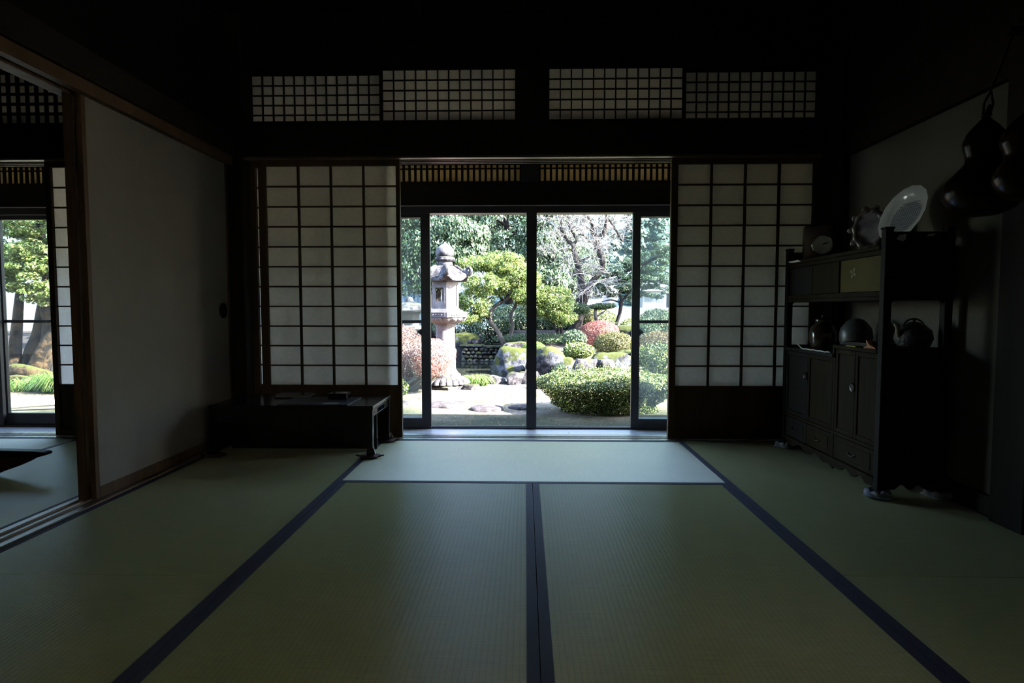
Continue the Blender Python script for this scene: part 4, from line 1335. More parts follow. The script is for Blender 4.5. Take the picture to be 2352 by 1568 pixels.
def gh(x, y):
    """height of the garden ground"""
    z = G0
    right = sm(-0.65, -0.35, x)
    front = 11.4 - 1.3 * sm(0.3, 0.9, x)
    z += right * 0.42 * sm(front, front + 0.7, y)
    z += right * (1 - sm(1.0, 2.6, x)) * 0.30 * sm(12.6, 14.6, y) * (1 - sm(16.5, 19, y))
    wall = (1 - right) * sm(-4.2, -3.6, x)
    z += wall * 0.30 * sm(14.75, 15.1, y)
    left = 1 - sm(-5.2, -4.2, x)
    z += left * (0.25 * sm(10.2, 11.2, y) + 0.35 * sm(11, 14, y))
    z = z + (0.0 - z) * sm(17, 22, y)
    px, py = (x + 1.15) / 1.25, (y - 12.9) / 2.15
    d = px * px + py * py
    z -= (0.35 + max(0, z - G0)) * (1 - sm(0.75, 1.0, d)) if d < 1 else 0
    z += 0.012 * mnoise.noise(Vector((x * 1.3, y * 1.3, 0))) * (1 - sm(20, 25, y))
    return z

def ground_part(name, x0, x1, y0, y1, dx, dy, mat, f=gh):
    nx, ny = int((x1 - x0) / dx) + 1, int((y1 - y0) / dy) + 1
    vs = [(x0 + (x1 - x0) * i / (nx - 1), y0 + (y1 - y0) * j / (ny - 1), 0) for j in range(ny) for i in range(nx)]
    vs = [(x, y, f(x, y)) for x, y, _ in vs]
    fs = [(j * nx + i, j * nx + i + 1, (j + 1) * nx + i + 1, (j + 1) * nx + i) for j in range(ny - 1) for i in range(nx - 1)]
    o = MB().add(vs, fs).build(name, mat, smooth=True, local=True)
    return struct(o)

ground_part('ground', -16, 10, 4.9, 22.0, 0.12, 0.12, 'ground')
ground_part('ground_field', -70, 70, 22.0, 70.0, 2.0, 2.0, 'field', lambda x, y: 0.0)
ground_part('hill', -160, 160, 72, 150, 4.0, 4.0, 'hill', lambda x, y: 1.0 + 52 * sm(74, 145, y) * (1 + 0.18 * math.sin(x * 0.05)) + 1.6 * mnoise.noise(Vector((x * .14, y * .14, 0))))
struct(bx(-2.5, 0.2, 10.6, 15.2, -0.52, -0.505).build('pond_water', 'water'))

# ------------------------------------------------------------------ stone lantern
LX, LY = -1.29, 9.42
def lz(z):
    return z
t = thing('stone_lantern', 'tall carved grey stone lantern with curled roof corners beside the pond', 'stone lantern', (LX, LY, G0))
PH = -PI / 2 + R(12)           # one corner faces the house, turned a little to the right
def hexr(a, z):
    q = ((a - PH) % (PI / 3)) - PI / 6
    return math.cos(PI / 6) / math.cos(q)
b = MB()
b.lathe([(0.44, G0 - 0.03), (0.44, G0 + 0.045), (0.40, G0 + 0.06)], LX, LY, 36, PH, hexr)
pet = lambda a, z: 1 + 0.09 * abs(math.sin(11 * a)) ** 0.6 - 0.06
b.lathe([(0.37, G0 + 0.06), (0.395, G0 + 0.075), (0.37, G0 + 0.125), (0.29, G0 + 0.165), (0.25, G0 + 0.175)], LX, LY, 220, 0, pet)
b.lathe([(0.25, G0 + 0.175), (0.245, G0 + 0.215), (0.21, G0 + 0.235)], LX, LY, 40)
b.build('base', 'stone', t, smooth='auto')
s = MB()
s.lathe([(0.205, G0 + 0.235), (0.19, G0 + 0.26), (0.165, G0 + 0.30), (0.157, 0.08), (0.157, 0.10), (0.172, 0.115), (0.178, 0.14), (0.172, 0.165), (0.157, 0.18), (0.155, 0.20), (0.150, 0.46), (0.155, 0.53), (0.175, 0.565), (0.18, 0.585)], LX, LY, 44)
s.build('shaft', 'stone2', t, smooth='auto')
p = MB()
p.lathe([(0.17, 0.585), (0.24, 0.60), (0.31, 0.635), (0.335, 0.672), (0.335, 0.686)], LX, LY, 120, 0, lambda a, z: 1 + 0.08 * abs(math.sin(8 * a)) ** 0.7 - 0.05)
p.lathe([(0.375, 0.686), (0.385, 0.692), (0.385, 0.768), (0.372, 0.776), (0.315, 0.780), (0.31, 0.80), (0.265, 0.808), (0.26, 0.825)], LX, LY, 36, PH, hexr)
for k in range(6):                        # sunk panels with a carved wave on each side
    a = PH + PI / 6 + k * PI / 3
    nrm = Vector((math.cos(a), math.sin(a), 0)); tg = Vector((-math.sin(a), math.cos(a), 0))
    c = Vector((LX, LY, 0.730)) + nrm * 0.3335
    for zz in (-0.03, 0.03):
        p.obox(c + Vector((0, 0, zz)), tg, nrm, (0, 0, 1), 0.31, 0.012, 0.010)
    for xx in (-0.15, 0.15):
        p.obox(c + tg * xx, tg, nrm, (0, 0, 1), 0.010, 0.012, 0.06)
    for i in range(5):
        p.rock(tuple(c + tg * (-0.10 + 0.05 * i)), 0.018, 0.018, 0.012, seed=i + k, sub=1)
p.build('platform', 'stone2', t, smooth='auto')
lb = MB()
RL = 0.238
lb.lathe([(RL, 0.825), (RL, 0.865)], LX, LY, 36, PH, hexr)
lb.lathe([(RL, 1.205), (RL, 1.25)], LX, LY, 36, PH, hexr)
for k in range(6):
    a = PH + PI / 6 + k * PI / 3
    nrm = Vector((math.cos(a), math.sin(a), 0)); tg = Vector((-math.sin(a), math.cos(a), 0))
    ap = RL * math.cos(PI / 6)
    c = Vector((LX, LY, 1.035)) + nrm * (ap - 0.025)
    W_ = RL
    for xx in (-W_ / 2 + 0.018, W_ / 2 - 0.018):
        lb.obox(c + tg * xx, tg, nrm, (0, 0, 1), 0.036, 0.05, 0.342)
    if k in (5, 2, 3):                       # the two open windows face each other
        lb.obox(c + Vector((0, 0, -0.132)), tg, nrm, (0, 0, 1), W_ - 0.05, 0.05, 0.080)
        lb.obox(c + Vector((0, 0, 0.146)), tg, nrm, (0, 0, 1), W_ - 0.05, 0.05, 0.050)
        for xx in (-W_ / 2 + 0.040, W_ / 2 - 0.040):
            lb.obox(c + tg * xx + nrm * 0.014, tg, nrm, (0, 0, 1), 0.012, 0.03, 0.30)
    else:
        lb.obox(c - nrm * 0.006, tg, nrm, (0, 0, 1), W_ - 0.05, 0.04, 0.342)
        if k in (4, 1):
            for i in range(7):
                lb.rock(tuple(c + nrm * 0.012 + tg * (0.03 * math.sin(i * 2.4)) + Vector((0, 0, -0.10 + i * 0.036))), 0.02, 0.02, 0.02, seed=i + 5, sub=1)
lb.build('light_chamber', 'stone2', t, smooth='auto')
rf = MB()
def rr(a, z):
    return hexr(a, z) * (1 + 0.035 * abs(math.cos(3 * (a - PH))) ** 10)
def zz(a, r):
    return 0.075 * (abs(math.cos(3 * (a - PH))) ** 6) * max(0, (r - 0.22) / 0.18) + 0.0
rf.lathe([(0.23, 1.25), (0.35, 1.258), (0.395, 1.262), (0.402, 1.275), (0.396, 1.315), (0.35, 1.352), (0.30, 1.40), (0.245, 1.455), (0.20, 1.492), (0.165, 1.508), (0.12, 1.512)], LX, LY, 72, PH, rr, zz)
for k in range(6):
    a = PH + k * PI / 3
    n_ = Vector((math.cos(a), math.sin(a), 0))
    P0 = Vector((LX, LY, 0))
    path = [P0 + n_ * r_ + Vector((0, 0, z_)) for r_, z_ in ((0.17, 1.508), (0.24, 1.475), (0.30, 1.43), (0.36, 1.395), (0.405, 1.39))]
    cc = P0 + n_ * 0.402 + Vector((0, 0, 1.405))
    for i in range(14):
        q = -PI / 2 + i * 0.42
        rad = 0.062 - 0.0034 * i
        path.append(cc + n_ * (rad * math.cos(q)) + Vector((0, 0, 0.028 + rad * math.sin(q) * 1.05)))
    rf.tube(path, [0.022, 0.024, 0.026, 0.030, 0.034] + [0.036 - 0.0014 * i for i in range(14)], 8)
rf.build('roof', 'stone', t, smooth='auto')
f = MB()
f.lathe([(0.12, 1.512), (0.128, 1.53), (0.122, 1.555), (0.115, 1.575)], LX, LY, 40)
f.lathe([(0.115, 1.575), (0.145, 1.588), (0.160, 1.61), (0.155, 1.645), (0.135, 1.655)], LX, LY, 96, 0, lambda a, z: 1 + 0.05 * abs(math.sin(6 * a)) - 0.02)
f.lathe([(0.125, 1.655), (0.145, 1.675), (0.152, 1.72), (0.143, 1.77), (0.112, 1.812), (0.065, 1.845), (0.03, 1.868), (0.008, 1.90)], LX, LY, 40)
f.build('finial', 'stone', t, smooth='auto')

# the second, low lantern seen through the left pane
QX, QY = -2.42, 12.2
t = thing('snow_lantern', 'small squat stone lantern with a mossy broad cap, seen through the left glass pane', 'stone lantern', (QX, QY, G0))
m = MB()
for k in range(3):
    a = k * 2 * PI / 3 + 0.4
    m.tube([(QX + 0.2 * math.cos(a), QY + 0.2 * math.sin(a), 0.40), (QX + 0.30 * math.cos(a), QY + 0.30 * math.sin(a), 0.05), (QX + 0.34 * math.cos(a), QY + 0.34 * math.sin(a), G0 - 0.02)], [0.07, 0.06, 0.075], 6)
m.build('legs', 'stone', t, smooth='auto')['kind'] = 'thing'
MB().lathe([(0.26, 0.38), (0.30, 0.40), (0.30, 0.46), (0.2, 0.48), (0.2, 0.70), (0.24, 0.74)], QX, QY, 6).build('light_chamber', 'stone2', t, smooth='auto')
MB().lathe([(0.24, 0.74), (0.50, 0.76), (0.52, 0.79), (0.42, 0.86), (0.24, 0.93), (0.10, 0.97), (0.06, 1.05), (0.02, 1.08)], QX, QY, 36).build('cap', 'stone', t, smooth='auto')

# ------------------------------------------------------------------ rocks, stepping stones, pond edge
def rock(name, label, c, r, seed, mat='rockm', group='garden rocks', rough=0.22, flat=0.25, sub=4, cat='rock', freq=1.6):
    o = MB().rock(c, *r, seed=seed, rough=rough, flat=flat, sub=sub, freq=freq, cuts=0 if name == 'stepping_stone' else 9).build(name, mat, smooth='auto')
    return tag(o, label, cat, group)

rock('garden_rock', 'big moss-topped rock at the right end of the pond, left of the centre post', (-0.26, 11.25, -0.30), (0.38, 0.42, 0.47), 3)
rock('garden_rock', 'flat grey rock behind the big moss-topped rock by the pond', (-0.12, 12.1, 0.0), (0.34, 0.30, 0.22), 8, 'rock', flat=0.5)
rock('garden_rock', 'tall lichen-spotted rock just right of the centre post', (0.42, 10.55, -0.22), (0.34, 0.32, 0.44), 5)
rock('garden_rock', 'low dark rock between the tall spotted rock and the pale boulder', (0.72, 10.5, -0.28), (0.26, 0.25, 0.30), 17, flat=0.3)
rock('garden_rock', 'rounded pale boulder behind the middle of the long clipped bush', (0.98, 9.75, -0.21), (0.24, 0.26, 0.25), 6, 'rock')
rock('garden_rock', 'sloping dark rock with bright moss behind the right half of the long bush', (1.50, 10.15, -0.17), (0.36, 0.35, 0.29), 9, 'rockm', rough=0.3)
rock('garden_rock', 'blue-grey craggy rock in front of the sloping mossy rock', (1.36, 9.82, -0.20), (0.17, 0.18, 0.22), 12, 'rock', rough=0.35)
rock('garden_rock', 'dark rock near the right door stile, above the long bush', (1.88, 10.5, -0.12), (0.24, 0.3, 0.25), 14, 'rockm')
rock('garden_rock', 'leaning slab with mossy top behind the pebble wall, right of the lantern', (-1.62, 15.35, -0.02), (0.40, 0.3, 0.26), 21, 'rockm', flat=0.3)
rock('garden_rock', 'bluish rock with a mossy rim right of the crimson dome bush', (2.42, 13.0, 0.30), (0.42, 0.4, 0.24), 22, 'rockm', flat=0.4)
rock('pond_stone', 'pale stone at the near pond edge, left of the dark cleft stones', (-0.52, 9.95, -0.42), (0.17, 0.16, 0.13), 31, 'rock', cat='stone')
rock('pond_stone', 'cleft dark stone at the near pond edge, under the big mossy rock', (-0.20, 9.85, -0.40), (0.15, 0.15, 0.17), 32, 'rock', rough=0.35, cat='stone')
rock('pond_stone', 'light rough stone at the near pond edge beside the centre post', (0.03, 10.0, -0.40), (0.19, 0.2, 0.19), 33, 'rock', rough=0.3, cat='stone')
rock('pond_stone', 'small stone at the near pond edge behind the grass tuft', (-0.72, 10.75, -0.47), (0.14, 0.12, 0.10), 34, 'rock', cat='stone')
rock('pond_stone', 'small stone at the near pond edge right behind the lantern foot', (-1.02, 10.6, -0.47), (0.15, 0.12, 0.11), 38, 'rock', cat='stone')
rock('pond_stone', 'small stone at the lower left corner of the long clipped bush', (0.26, 9.3, -0.40), (0.14, 0.14, 0.13), 35, 'rock', cat='stone')
rock('foot_stone', 'flat grey stone at the right foot of the stone lantern', (-0.86, 9.18, -0.43), (0.17, 0.16, 0.09), 36, 'rock', flat=0.5, cat='stone')
for k, (x, y, rx, ry, lb) in enumerate(((-1.03, 7.62, 0.31, 0.24, 'wide pale stepping stone in front of the lantern'), (-0.48, 7.33, 0.22, 0.19, 'dark pointed stepping stone half in the house shadow'),
                                        (-0.02, 7.42, 0.18, 0.16, 'stepping stone by the foot of the centre post'), (-1.80, 7.7, 0.26, 0.22, 'stepping stone seen through the left glass pane'))):
    rock('stepping_stone', lb, (x, y, G0 - 0.01), (rx, ry, 0.075), 40 + k, 'slab', 'stepping stones across the moss', 0.12, 0.4, 3, 'stepping stone')

# the low wall of rounded stones at the far pond bank
t = thing('pebble_wall', 'low wall of rounded stones at the far bank of the pond', 'stone wall', (-1.0, 14.75, -0.52))
m = MB()
m.box(-1.62, -0.52, 14.78, 15.0, -0.62, -0.12)
rnd = random.Random(5)
for row in range(4):
    z = -0.49 + row * 0.095
    x = -1.62 + (row % 2) * 0.05
    while x < -0.53:
        w_ = rnd.uniform(0.05, 0.085)
        m.rock((x + w_, 14.75 + rnd.uniform(-0.03, 0.02), z + rnd.uniform(-.012, .012)), w_, 0.08, rnd.uniform(0.045, 0.062), seed=rnd.random() * 50, sub=2, rough=0.15)
        x += w_ * 1.9
m.build('stones', 'pebble', t, smooth=True)
m = MB()
m.box(-1.66, -1.05, 14.66, 15.05, -0.14, -0.09)
m.box(-1.03, -0.50, 14.64, 15.05, -0.17, -0.115)
m.build('capping', 'rockm', t, bevel=0.015)

# ------------------------------------------------------------------ shrubs
def stems(mb, c, r, h, n, rnd):
    for i in range(n):
        a = rnd.uniform(0, 2 * PI)
        e = rnd.uniform(0.3, 0.8)
        mb.tube([(c[0] + 0.06 * math.cos(a), c[1] + 0.06 * math.sin(a), c[2]), (c[0] + r[0] * e * 0.5 * math.cos(a), c[1] + r[1] * e * 0.5 * math.sin(a), c[2] + h * 0.45),
                 (c[0] + r[0] * e * math.cos(a), c[1] + r[1] * e * math.sin(a), c[2] + h * 0.9)], [0.018, 0.013, 0.005], 5)

def shrub(name, label, c, r, n, size, mat, cat='bush', group='garden bushes', shell=0.72, lump=0.08, lf=4.0, jitter=0.8, base=None, aspect=0.55, shoots=0, power=None, zmin=-1.0, core=None):
    base = gh(c[0], c[1]) if base is None else base
    t = thing(name, label, cat, (c[0], c[1], base), group)
    p, nn = blob(n, c, r, shell, lump, lf, power=power, zmin=zmin)
    if core:
        p2, n2 = blob(core, c, (r[0] * .72, r[1] * .72, r[2] * .72), 0.3, lump)
        p, nn = np.vstack([p, p2]), np.vstack([nn, n2])
    if shoots:
        sp, sn = blob(shoots, c, r, 0.97, lump, lf)
        up = sp[:, 2] > c[2] + r[2] * 0.35
        sp = sp[up]
        ex = []
        for q in sp:
            h = rng.uniform(0.03, 0.11)
            for k in range(7):
                ex.append(q + np.array([rng.normal(0, 0.008), rng.normal(0, 0.008), h * k / 6]))
        ex = np.array(ex)
        p = np.vstack([p, ex])
        nn = np.vstack([nn, rng.normal(0, 1, ex.shape)])
    p[:, 2] = np.maximum(p[:, 2], base + 0.004)
    leaf_mesh('foliage', p, nn, size, mat, t, aspect, jitter)
    m = MB()
    stems(m, (c[0], c[1], base - 0.03), r, max(0.15, c[2] - base + r[2] * 0.5), 14, random.Random(int(abs(c[0] * 100)) + n))
    m.build('stems', 'bark', t)
    return t

t = thing('clipped_azalea', 'long clipped green bush behind the right bay, sunlit top over a dark underside', 'bush', (0.985, 7.27, G0), 'garden bushes')
def mushroom(n, c, r, hup, hdn, shell=0.8, foot=0.68):
    d = dirs(n)
    up = d[:, 2] > 0
    rad = shell + (1 - shell) * rng.uniform(0, 1, n) ** 0.5
    lm = 0.05 * np.sin(d[:, 0] * 7 + 1) + 0.04 * np.sin(d[:, 1] * 9 + d[:, 0] * 5) + 0.03 * np.sin(d[:, 0] * 17)
    h = np.sqrt(d[:, 0] ** 2 + d[:, 1] ** 2)
    flat = np.where(up, np.abs(d[:, 2]) ** 0.8, np.abs(d[:, 2]))
    side = np.where(up, h ** 0.75, 1 - (1 - foot) * np.abs(d[:, 2]) ** 0.6)
    dirxy = d[:, :2] / (h[:, None] + 1e-6)
    p = np.empty((n, 3))
    p[:, :2] = dirxy * (side * rad * (1 + lm))[:, None] * np.array(r)
    p[:, 2] = np.where(up, flat * hup * (rad + lm), -flat * hdn)
    nn = np.empty((n, 3))
    nn[:, :2] = dirxy * np.maximum(h, 0.3)[:, None]
    nn[:, 2] = np.where(up, d[:, 2] + 0.9, -0.65)
    return p + np.array(c), nn
p, nn = mushroom(46000, (1.02, 7.27, -0.13), (0.87, 0.56), 0.195, 0.315)
p2, n2 = mushroom(10000, (1.02, 7.27, -0.13), (0.73, 0.44), 0.14, 0.30, 0.3)
ex = []
for q in p[rng.integers(0, len(p), 700)]:
    if q[2] > 0.0:
        h = rng.uniform(0.03, 0.10)
        ex += [q + np.array([rng.normal(0, 0.007), rng.normal(0, 0.007), h * k / 6]) for k in range(7)]
ex = np.array(ex)
p = np.vstack([p, p2, ex]); nn = np.vstack([nn, n2, rng.normal(0, 1, ex.shape)])
leaf_mesh('foliage', p, nn, 0.023, 'azalea', t, 0.55, 0.6)
m = MB()
stems(m, (0.985, 7.27, G0 - 0.03), (0.75, 0.45), 0.3, 26, random.Random(2))
m.build('stems', 'bark', t)
t = thing('red_bush', 'pinkish red twiggy bush left of the stone lantern, its taller part behind the left pane', 'bush', (-1.75, 9.0, G0), 'garden bushes')
pA, nA = blob(18000, (-1.98, 9.15, 0.08), (0.50, 0.42, 0.50), 0.5, 0.10)
pB, nB = blob(10000, (-1.40, 8.75, 0.07), (0.37, 0.36, 0.31), 0.5, 0.10)
pB[:, 2] = np.maximum(pB[:, 2], -0.20 + rng.uniform(0, 0.08, len(pB)))
pA = np.vstack([pA, pB]); nA = np.vstack([nA, nB])
pA[:, 2] = np.maximum(pA[:, 2], G0 + 0.12 + rng.uniform(0, 0.1, len(pA)))
leaf_mesh('foliage', pA, nA, 0.027, 'redleaf', t, 0.5, 0.9)
m = MB()
rnd = random.Random(3)
for i in range(150):
    cx, cy, rr_ = ((-1.98, 9.15, 0.46), (-1.50, 8.80, 0.40))[i % 3 == 0]
    a, e = rnd.uniform(0, 6.28), rnd.uniform(0.2, 0.95)
    m.tube([(-1.85 + 0.15 * math.cos(a) * e, 9.0 + 0.15 * math.sin(a) * e, G0 - 0.02), (cx + rr_ * .6 * e * math.cos(a), cy + rr_ * .6 * e * math.sin(a), -0.20), (cx + rr_ * e * math.cos(a), cy + rr_ * e * math.sin(a), rnd.uniform(0.0, 0.36))], [0.009, 0.006, 0.003], 4)
m.build('stems', 'twig', t)
shrub('low_shrub', 'small green plant at the bottom of the left glass pane under the red bush', (-1.95, 8.5, -0.33), (0.25, 0.2, 0.16), 1800, 0.035, 'azalea', base=G0)
shrub('clipped_azalea', 'bright green bush with upright shoots seen through the right glass pane', (2.10, 9.1, -0.02), (0.46, 0.45, 0.30), 9000, 0.032, 'azalea', shoots=130, base=G0, core=1500)
shrub('clipped_azalea', 'brown-tinged rounded bush behind the bright one in the right glass pane', (2.50, 10.9, 0.12), (0.42, 0.4, 0.30), 6000, 0.03, 'brownleaf', base=-0.1)
shrub('dome_bush', 'crimson dome-shaped clipped bush below the bare tree', (1.665, 13.0, 0.27), (0.47, 0.45, 0.30), 20000, 0.02, 'domeleaf', lump=0.02, jitter=0.5, shell=0.88)
shrub('spreading_shrub', 'olive green spreading bush in front of the crimson dome', (1.76, 11.5, 0.12), (0.42, 0.38, 0.24), 9000, 0.03, 'dryleaf', base=-0.03, lump=0.14)
shrub('small_azalea', 'small round lime-tipped bush between the rocks', (1.0, 10.85, 0.04), (0.30, 0.28, 0.17), 6500, 0.03, 'azalea', base=-0.15, shoots=30)
shrub('leafy_shrub', 'small pale-leaved shrub behind the round bush between the rocks', (0.98, 11.7, 0.22), (0.26, 0.22, 0.20), 1800, 0.045, 'paleever', base=-0.03, shell=0.4)
shrub('sprig_shrub', 'pale sprig growing before the tall spotted rock', (0.60, 9.85, -0.24), (0.12, 0.1, 0.16), 650, 0.03, 'paleever', base=G0, shell=0.3)
shrub('moss_cushion', 'green moss cushion left of the spotted rock, by the centre post', (0.18, 11.6, 0.04), (0.24, 0.25, 0.14), 5000, 0.02, 'grass', base=-0.05, cat='moss')
shrub('hedge_shrub', 'dark green bush in shade left of the centre post behind the maple trunk', (-0.25, 15.6, 0.55), (0.80, 0.5, 0.40), 6000, 0.05, 'everleaf', base=0.1)
shrub('hedge_shrub', 'dark green bush in shade right of the centre post under the maple', (0.60, 15.6, 0.58), (0.72, 0.5, 0.42), 6000, 0.05, 'everleaf', base=0.2)
shrub('hedge_shrub', 'low dark bush at the foot of the bare tree', (1.0, 15.4, 0.42), (0.42, 0.4, 0.30), 2600, 0.045, 'needle', base=0.2)
shrub('hedge_shrub', 'sunlit green bush behind the crimson dome, next to the pine stem', (2.0, 16.4, 0.55), (0.55, 0.45, 0.32), 4500, 0.045, 'azalea', base=0.15)
shrub('hedge_shrub', 'dark bush right behind the bare tree trunk', (1.55, 16.0, 0.55), (0.35, 0.35, 0.30), 2600, 0.045, 'dryleaf', base=0.2)
shrub('hedge_shrub', 'dark fern-like bush behind the pond wall, right of the lantern', (-0.95, 15.9, 0.35), (0.62, 0.4, 0.62), 5000, 0.055, 'everleaf', base=-0.1)
shrub('hedge_shrub', 'dark bush behind the lantern shaft', (-1.9, 16.2, 0.35), (0.7, 0.4, 0.55), 4500, 0.055, 'everleaf', base=-0.1)
shrub('ground_ivy', 'dark ivy carpet on the shaded bank behind the mossy rocks', (0.25, 13.6, 0.14), (1.0, 0.95, 0.12), 9000, 0.035, 'needle', base=-0.1, cat='ivy', shell=0.4)
shrub('grey_shrub', 'grey-green rounded shrub in the right glass pane above the door rail', (3.25, 14.2, 0.40), (0.62, 0.5, 0.40), 5000, 0.045, 'paleever', base=-0.03)
shrub('grey_shrub', 'small leafy shrub at the top of the right pane bushes', (2.55, 12.3, 0.35), (0.28, 0.25, 0.30), 1500, 0.045, 'paleever', base=-0.03, shell=0.4)
shrub('low_shrub', 'small sunlit shrub right of the crimson dome bush', (2.72, 15.0, 0.38), (0.30, 0.25, 0.20), 1400, 0.04, 'azalea', base=-0.02)
shrub('hedge_shrub', 'dark green bush behind the trunks of the old maple', (-9.6, 12.6, 0.45), (0.9, 0.5, 0.55), 5000, 0.06, 'everleaf', base=0.0)
shrub('low_shrub', 'dark ivy mound among the trunks of the left garden', (-8.05, 11.2, 0.30), (0.55, 0.4, 0.45), 3800, 0.05, 'everleaf', base=-0.15)

def grass(name, label, c, r, n, h, mat='grass', group='tufts of long grass'):
    t = thing(name, label, 'grass tuft', (c[0], c[1], c[2]), group)
    V, F = [], []
    rnd = random.Random(n)
    m = MB()
    for i in range(n):
        a, e = rnd.uniform(0, 6.28), math.sqrt(rnd.random())
        x, y = c[0] + r[0] * e * math.cos(a), c[1] + r[1] * e * math.sin(a)
        b_ = a + rnd.gauss(0, 0.7)
        L = h * rnd.uniform(0.6, 1.25)
        o = Vector((math.cos(b_), math.sin(b_), 0)); s_ = Vector((-math.sin(b_), math.cos(b_), 0)) * 0.006
        p0 = Vector((x, y, c[2] - 0.01))
        k = rnd.uniform(0.4, 1.0)
        pts = [p0, p0 + o * L * 0.25 * k + Vector((0, 0, L * 0.5)), p0 + o * L * 0.65 * k + Vector((0, 0, L * 0.66)), p0 + o * L * 1.1 * k + Vector((0, 0, L * (0.66 - 0.45 * k)))]
        vs = []
        for j, q in enumerate(pts):
            wv = s_ * (1, 0.9, 0.65, 0.1)[j]
            vs += [q - wv, q + wv]
        m.add(vs, [(0, 1, 3, 2), (2, 3, 5, 4), (4, 5, 7, 6)])
    m.build('blades', mat, t)
grass('grass_tuft', 'green tuft of long grass at the right foot of the stone lantern', (-0.80, 9.65, G0), (0.16, 0.12), 420, 0.22)
grass('grass_tuft', 'yellow-green arching grass in the left garden below the maple', (-7.0, 8.75, G0), (0.42, 0.22), 900, 0.38)
grass('grass_tuft', 'sparse grass at the left of the arching tuft in the left garden', (-7.75, 8.9, G0), (0.35, 0.2), 350, 0.24)

# ------------------------------------------------------------------ trees
def path_tube(mb, pts, radii, n=9):
    # refine a coarse limb with a smooth curve
    P = [Vector(p) for p in pts]
    out, rad = [], []
    for i in range(len(P) - 1):
        p0, p1, p2, p3 = P[max(i - 1, 0)], P[i], P[i + 1], P[min(i + 2, len(P) - 1)]
        for k in range(4):
            t_ = k / 4
            out.append(0.5 * ((2 * p1) + (p2 - p0) * t_ + (2 * p0 - 5 * p1 + 4 * p2 - p3) * t_ ** 2 + (3 * p1 - p0 - 3 * p2 + p3) * t_ ** 3))
            rad.append(radii[i] * (1 - t_) + radii[i + 1] * t_)
    out.append(P[-1]); rad.append(radii[-1])
    mb.tube(out, rad, n)

# lime maple behind the lantern
t = thing('maple_tree', 'lime green maple with two pale slender trunks in the middle of the garden', 'tree', (-0.35, 13.1, -0.05), 'garden trees')
m = MB()
path_tube(m, [(-0.40, 13.1, -0.12), (-0.52, 13.1, 0.12), (-0.62, 13.05, 0.33), (-0.78, 13.0, 0.58), (-0.70, 13.1, 0.86), (-0.35, 13.2, 1.10), (-0.15, 13.2, 1.5)], [0.062, 0.055, 0.05, 0.048, 0.042, 0.035, 0.02])
path_tube(m, [(-0.30, 13.25, -0.12), (-0.34, 13.25, 0.15), (-0.28, 13.2, 0.45), (-0.32, 13.2, 0.68), (-0.18, 13.2, 1.0), (-0.12, 13.15, 1.4), (-0.22, 13.1, 1.75)], [0.05, 0.045, 0.042, 0.038, 0.034, 0.03, 0.015])
m.build('trunk', 'barkpale', t, smooth=True)
m = MB()
path_tube(m, [(-0.78, 13.0, 0.58), (-1.05, 12.9, 0.85), (-1.35, 12.8, 1.05)], [0.04, 0.03, 0.012])
path_tube(m, [(-0.12, 13.15, 1.2), (0.3, 13.1, 1.35), (0.75, 13.0, 1.25)], [0.03, 0.02, 0.01])
path_tube(m, [(-0.18, 13.2, 1.0), (0.2, 13.3, 0.95), (0.6, 13.3, 0.85)], [0.03, 0.02, 0.01])
path_tube(m, [(-0.5, 13.15, 1.0), (-0.85, 13.1, 1.5), (-1.15, 13.0, 1.8)], [0.03, 0.02, 0.01])
m.build('branches', 'bark', t, smooth=True)
P_, N_ = [], []
for c, r, n, k in (((-0.55, 13.1, 1.82), (0.50, 0.5, 0.20), 6500, 40), ((-1.10, 13.0, 1.83), (0.30, 0.35, 0.12), 2000, 16), ((-0.15, 13.1, 1.55), (0.55, 0.5, 0.24), 6500, 40), ((-0.85, 12.9, 1.35), (0.55, 0.5, 0.24), 6500, 40),
                   ((-1.15, 12.9, 1.0), (0.40, 0.4, 0.22), 4000, 28), ((0.15, 13.0, 1.15), (0.45, 0.45, 0.24), 4500, 30), ((0.62, 12.9, 1.0), (0.42, 0.4, 0.26), 5500, 34), ((0.82, 12.8, 0.75), (0.28, 0.3, 0.24), 3200, 22), ((-1.2, 12.8, 0.72), (0.32, 0.35, 0.18), 2200, 16), ((0.30, 12.9, 0.80), (0.35, 0.3, 0.16), 2200, 16)):
    p, nn = clumps(int(n * 1.25), c, r, int(k * 1.6), 0.14, flat=0.7)
    P_.append(p); N_.append(nn * np.array([0.6, 0.6, 1.4]))
leaf_mesh('crown', np.vstack(P_), np.vstack(N_), 0.040, 'limeleaf', t, 0.6, 0.75)

# bare mossy tree
t = thing('bare_tree', 'bare tree with a thick dark leaning trunk, mossy forks and pale twigs', 'tree', (1.28, 15.0, 0.3), 'garden trees')
m = MB()
path_tube(m, [(1.26, 15.0, 0.10), (1.30, 15.0, 0.40), (1.40, 15.0, 0.85), (1.50, 15.0, 1.20), (1.52, 15.0, 1.34)], [0.20, 0.165, 0.155, 0.15, 0.13], 14)
m.build('trunk', 'bark', t, smooth=True)
limb = MB()
L1 = [(1.46, 15.0, 1.24), (1.42, 15.0, 1.60), (1.36, 15.0, 1.85), (1.28, 15.0, 2.15), (1.20, 15.0, 2.48)]
path_tube(limb, L1, [0.11, 0.09, 0.078, 0.07, 0.065], 10)
L2 = [(1.20, 15.0, 2.46), (1.05, 15.0, 2.62), (0.93, 14.95, 2.80), (0.88, 14.9, 3.10), (0.86, 14.9, 3.5)]
path_tube(limb, L2, [0.062, 0.052, 0.045, 0.036, 0.02])
L3 = [(1.20, 15.0, 2.46), (1.30, 15.0, 2.60), (1.10, 15.05, 3.0), (1.12, 15.0, 3.5)]
path_tube(limb, L3, [0.045, 0.04, 0.03, 0.015])
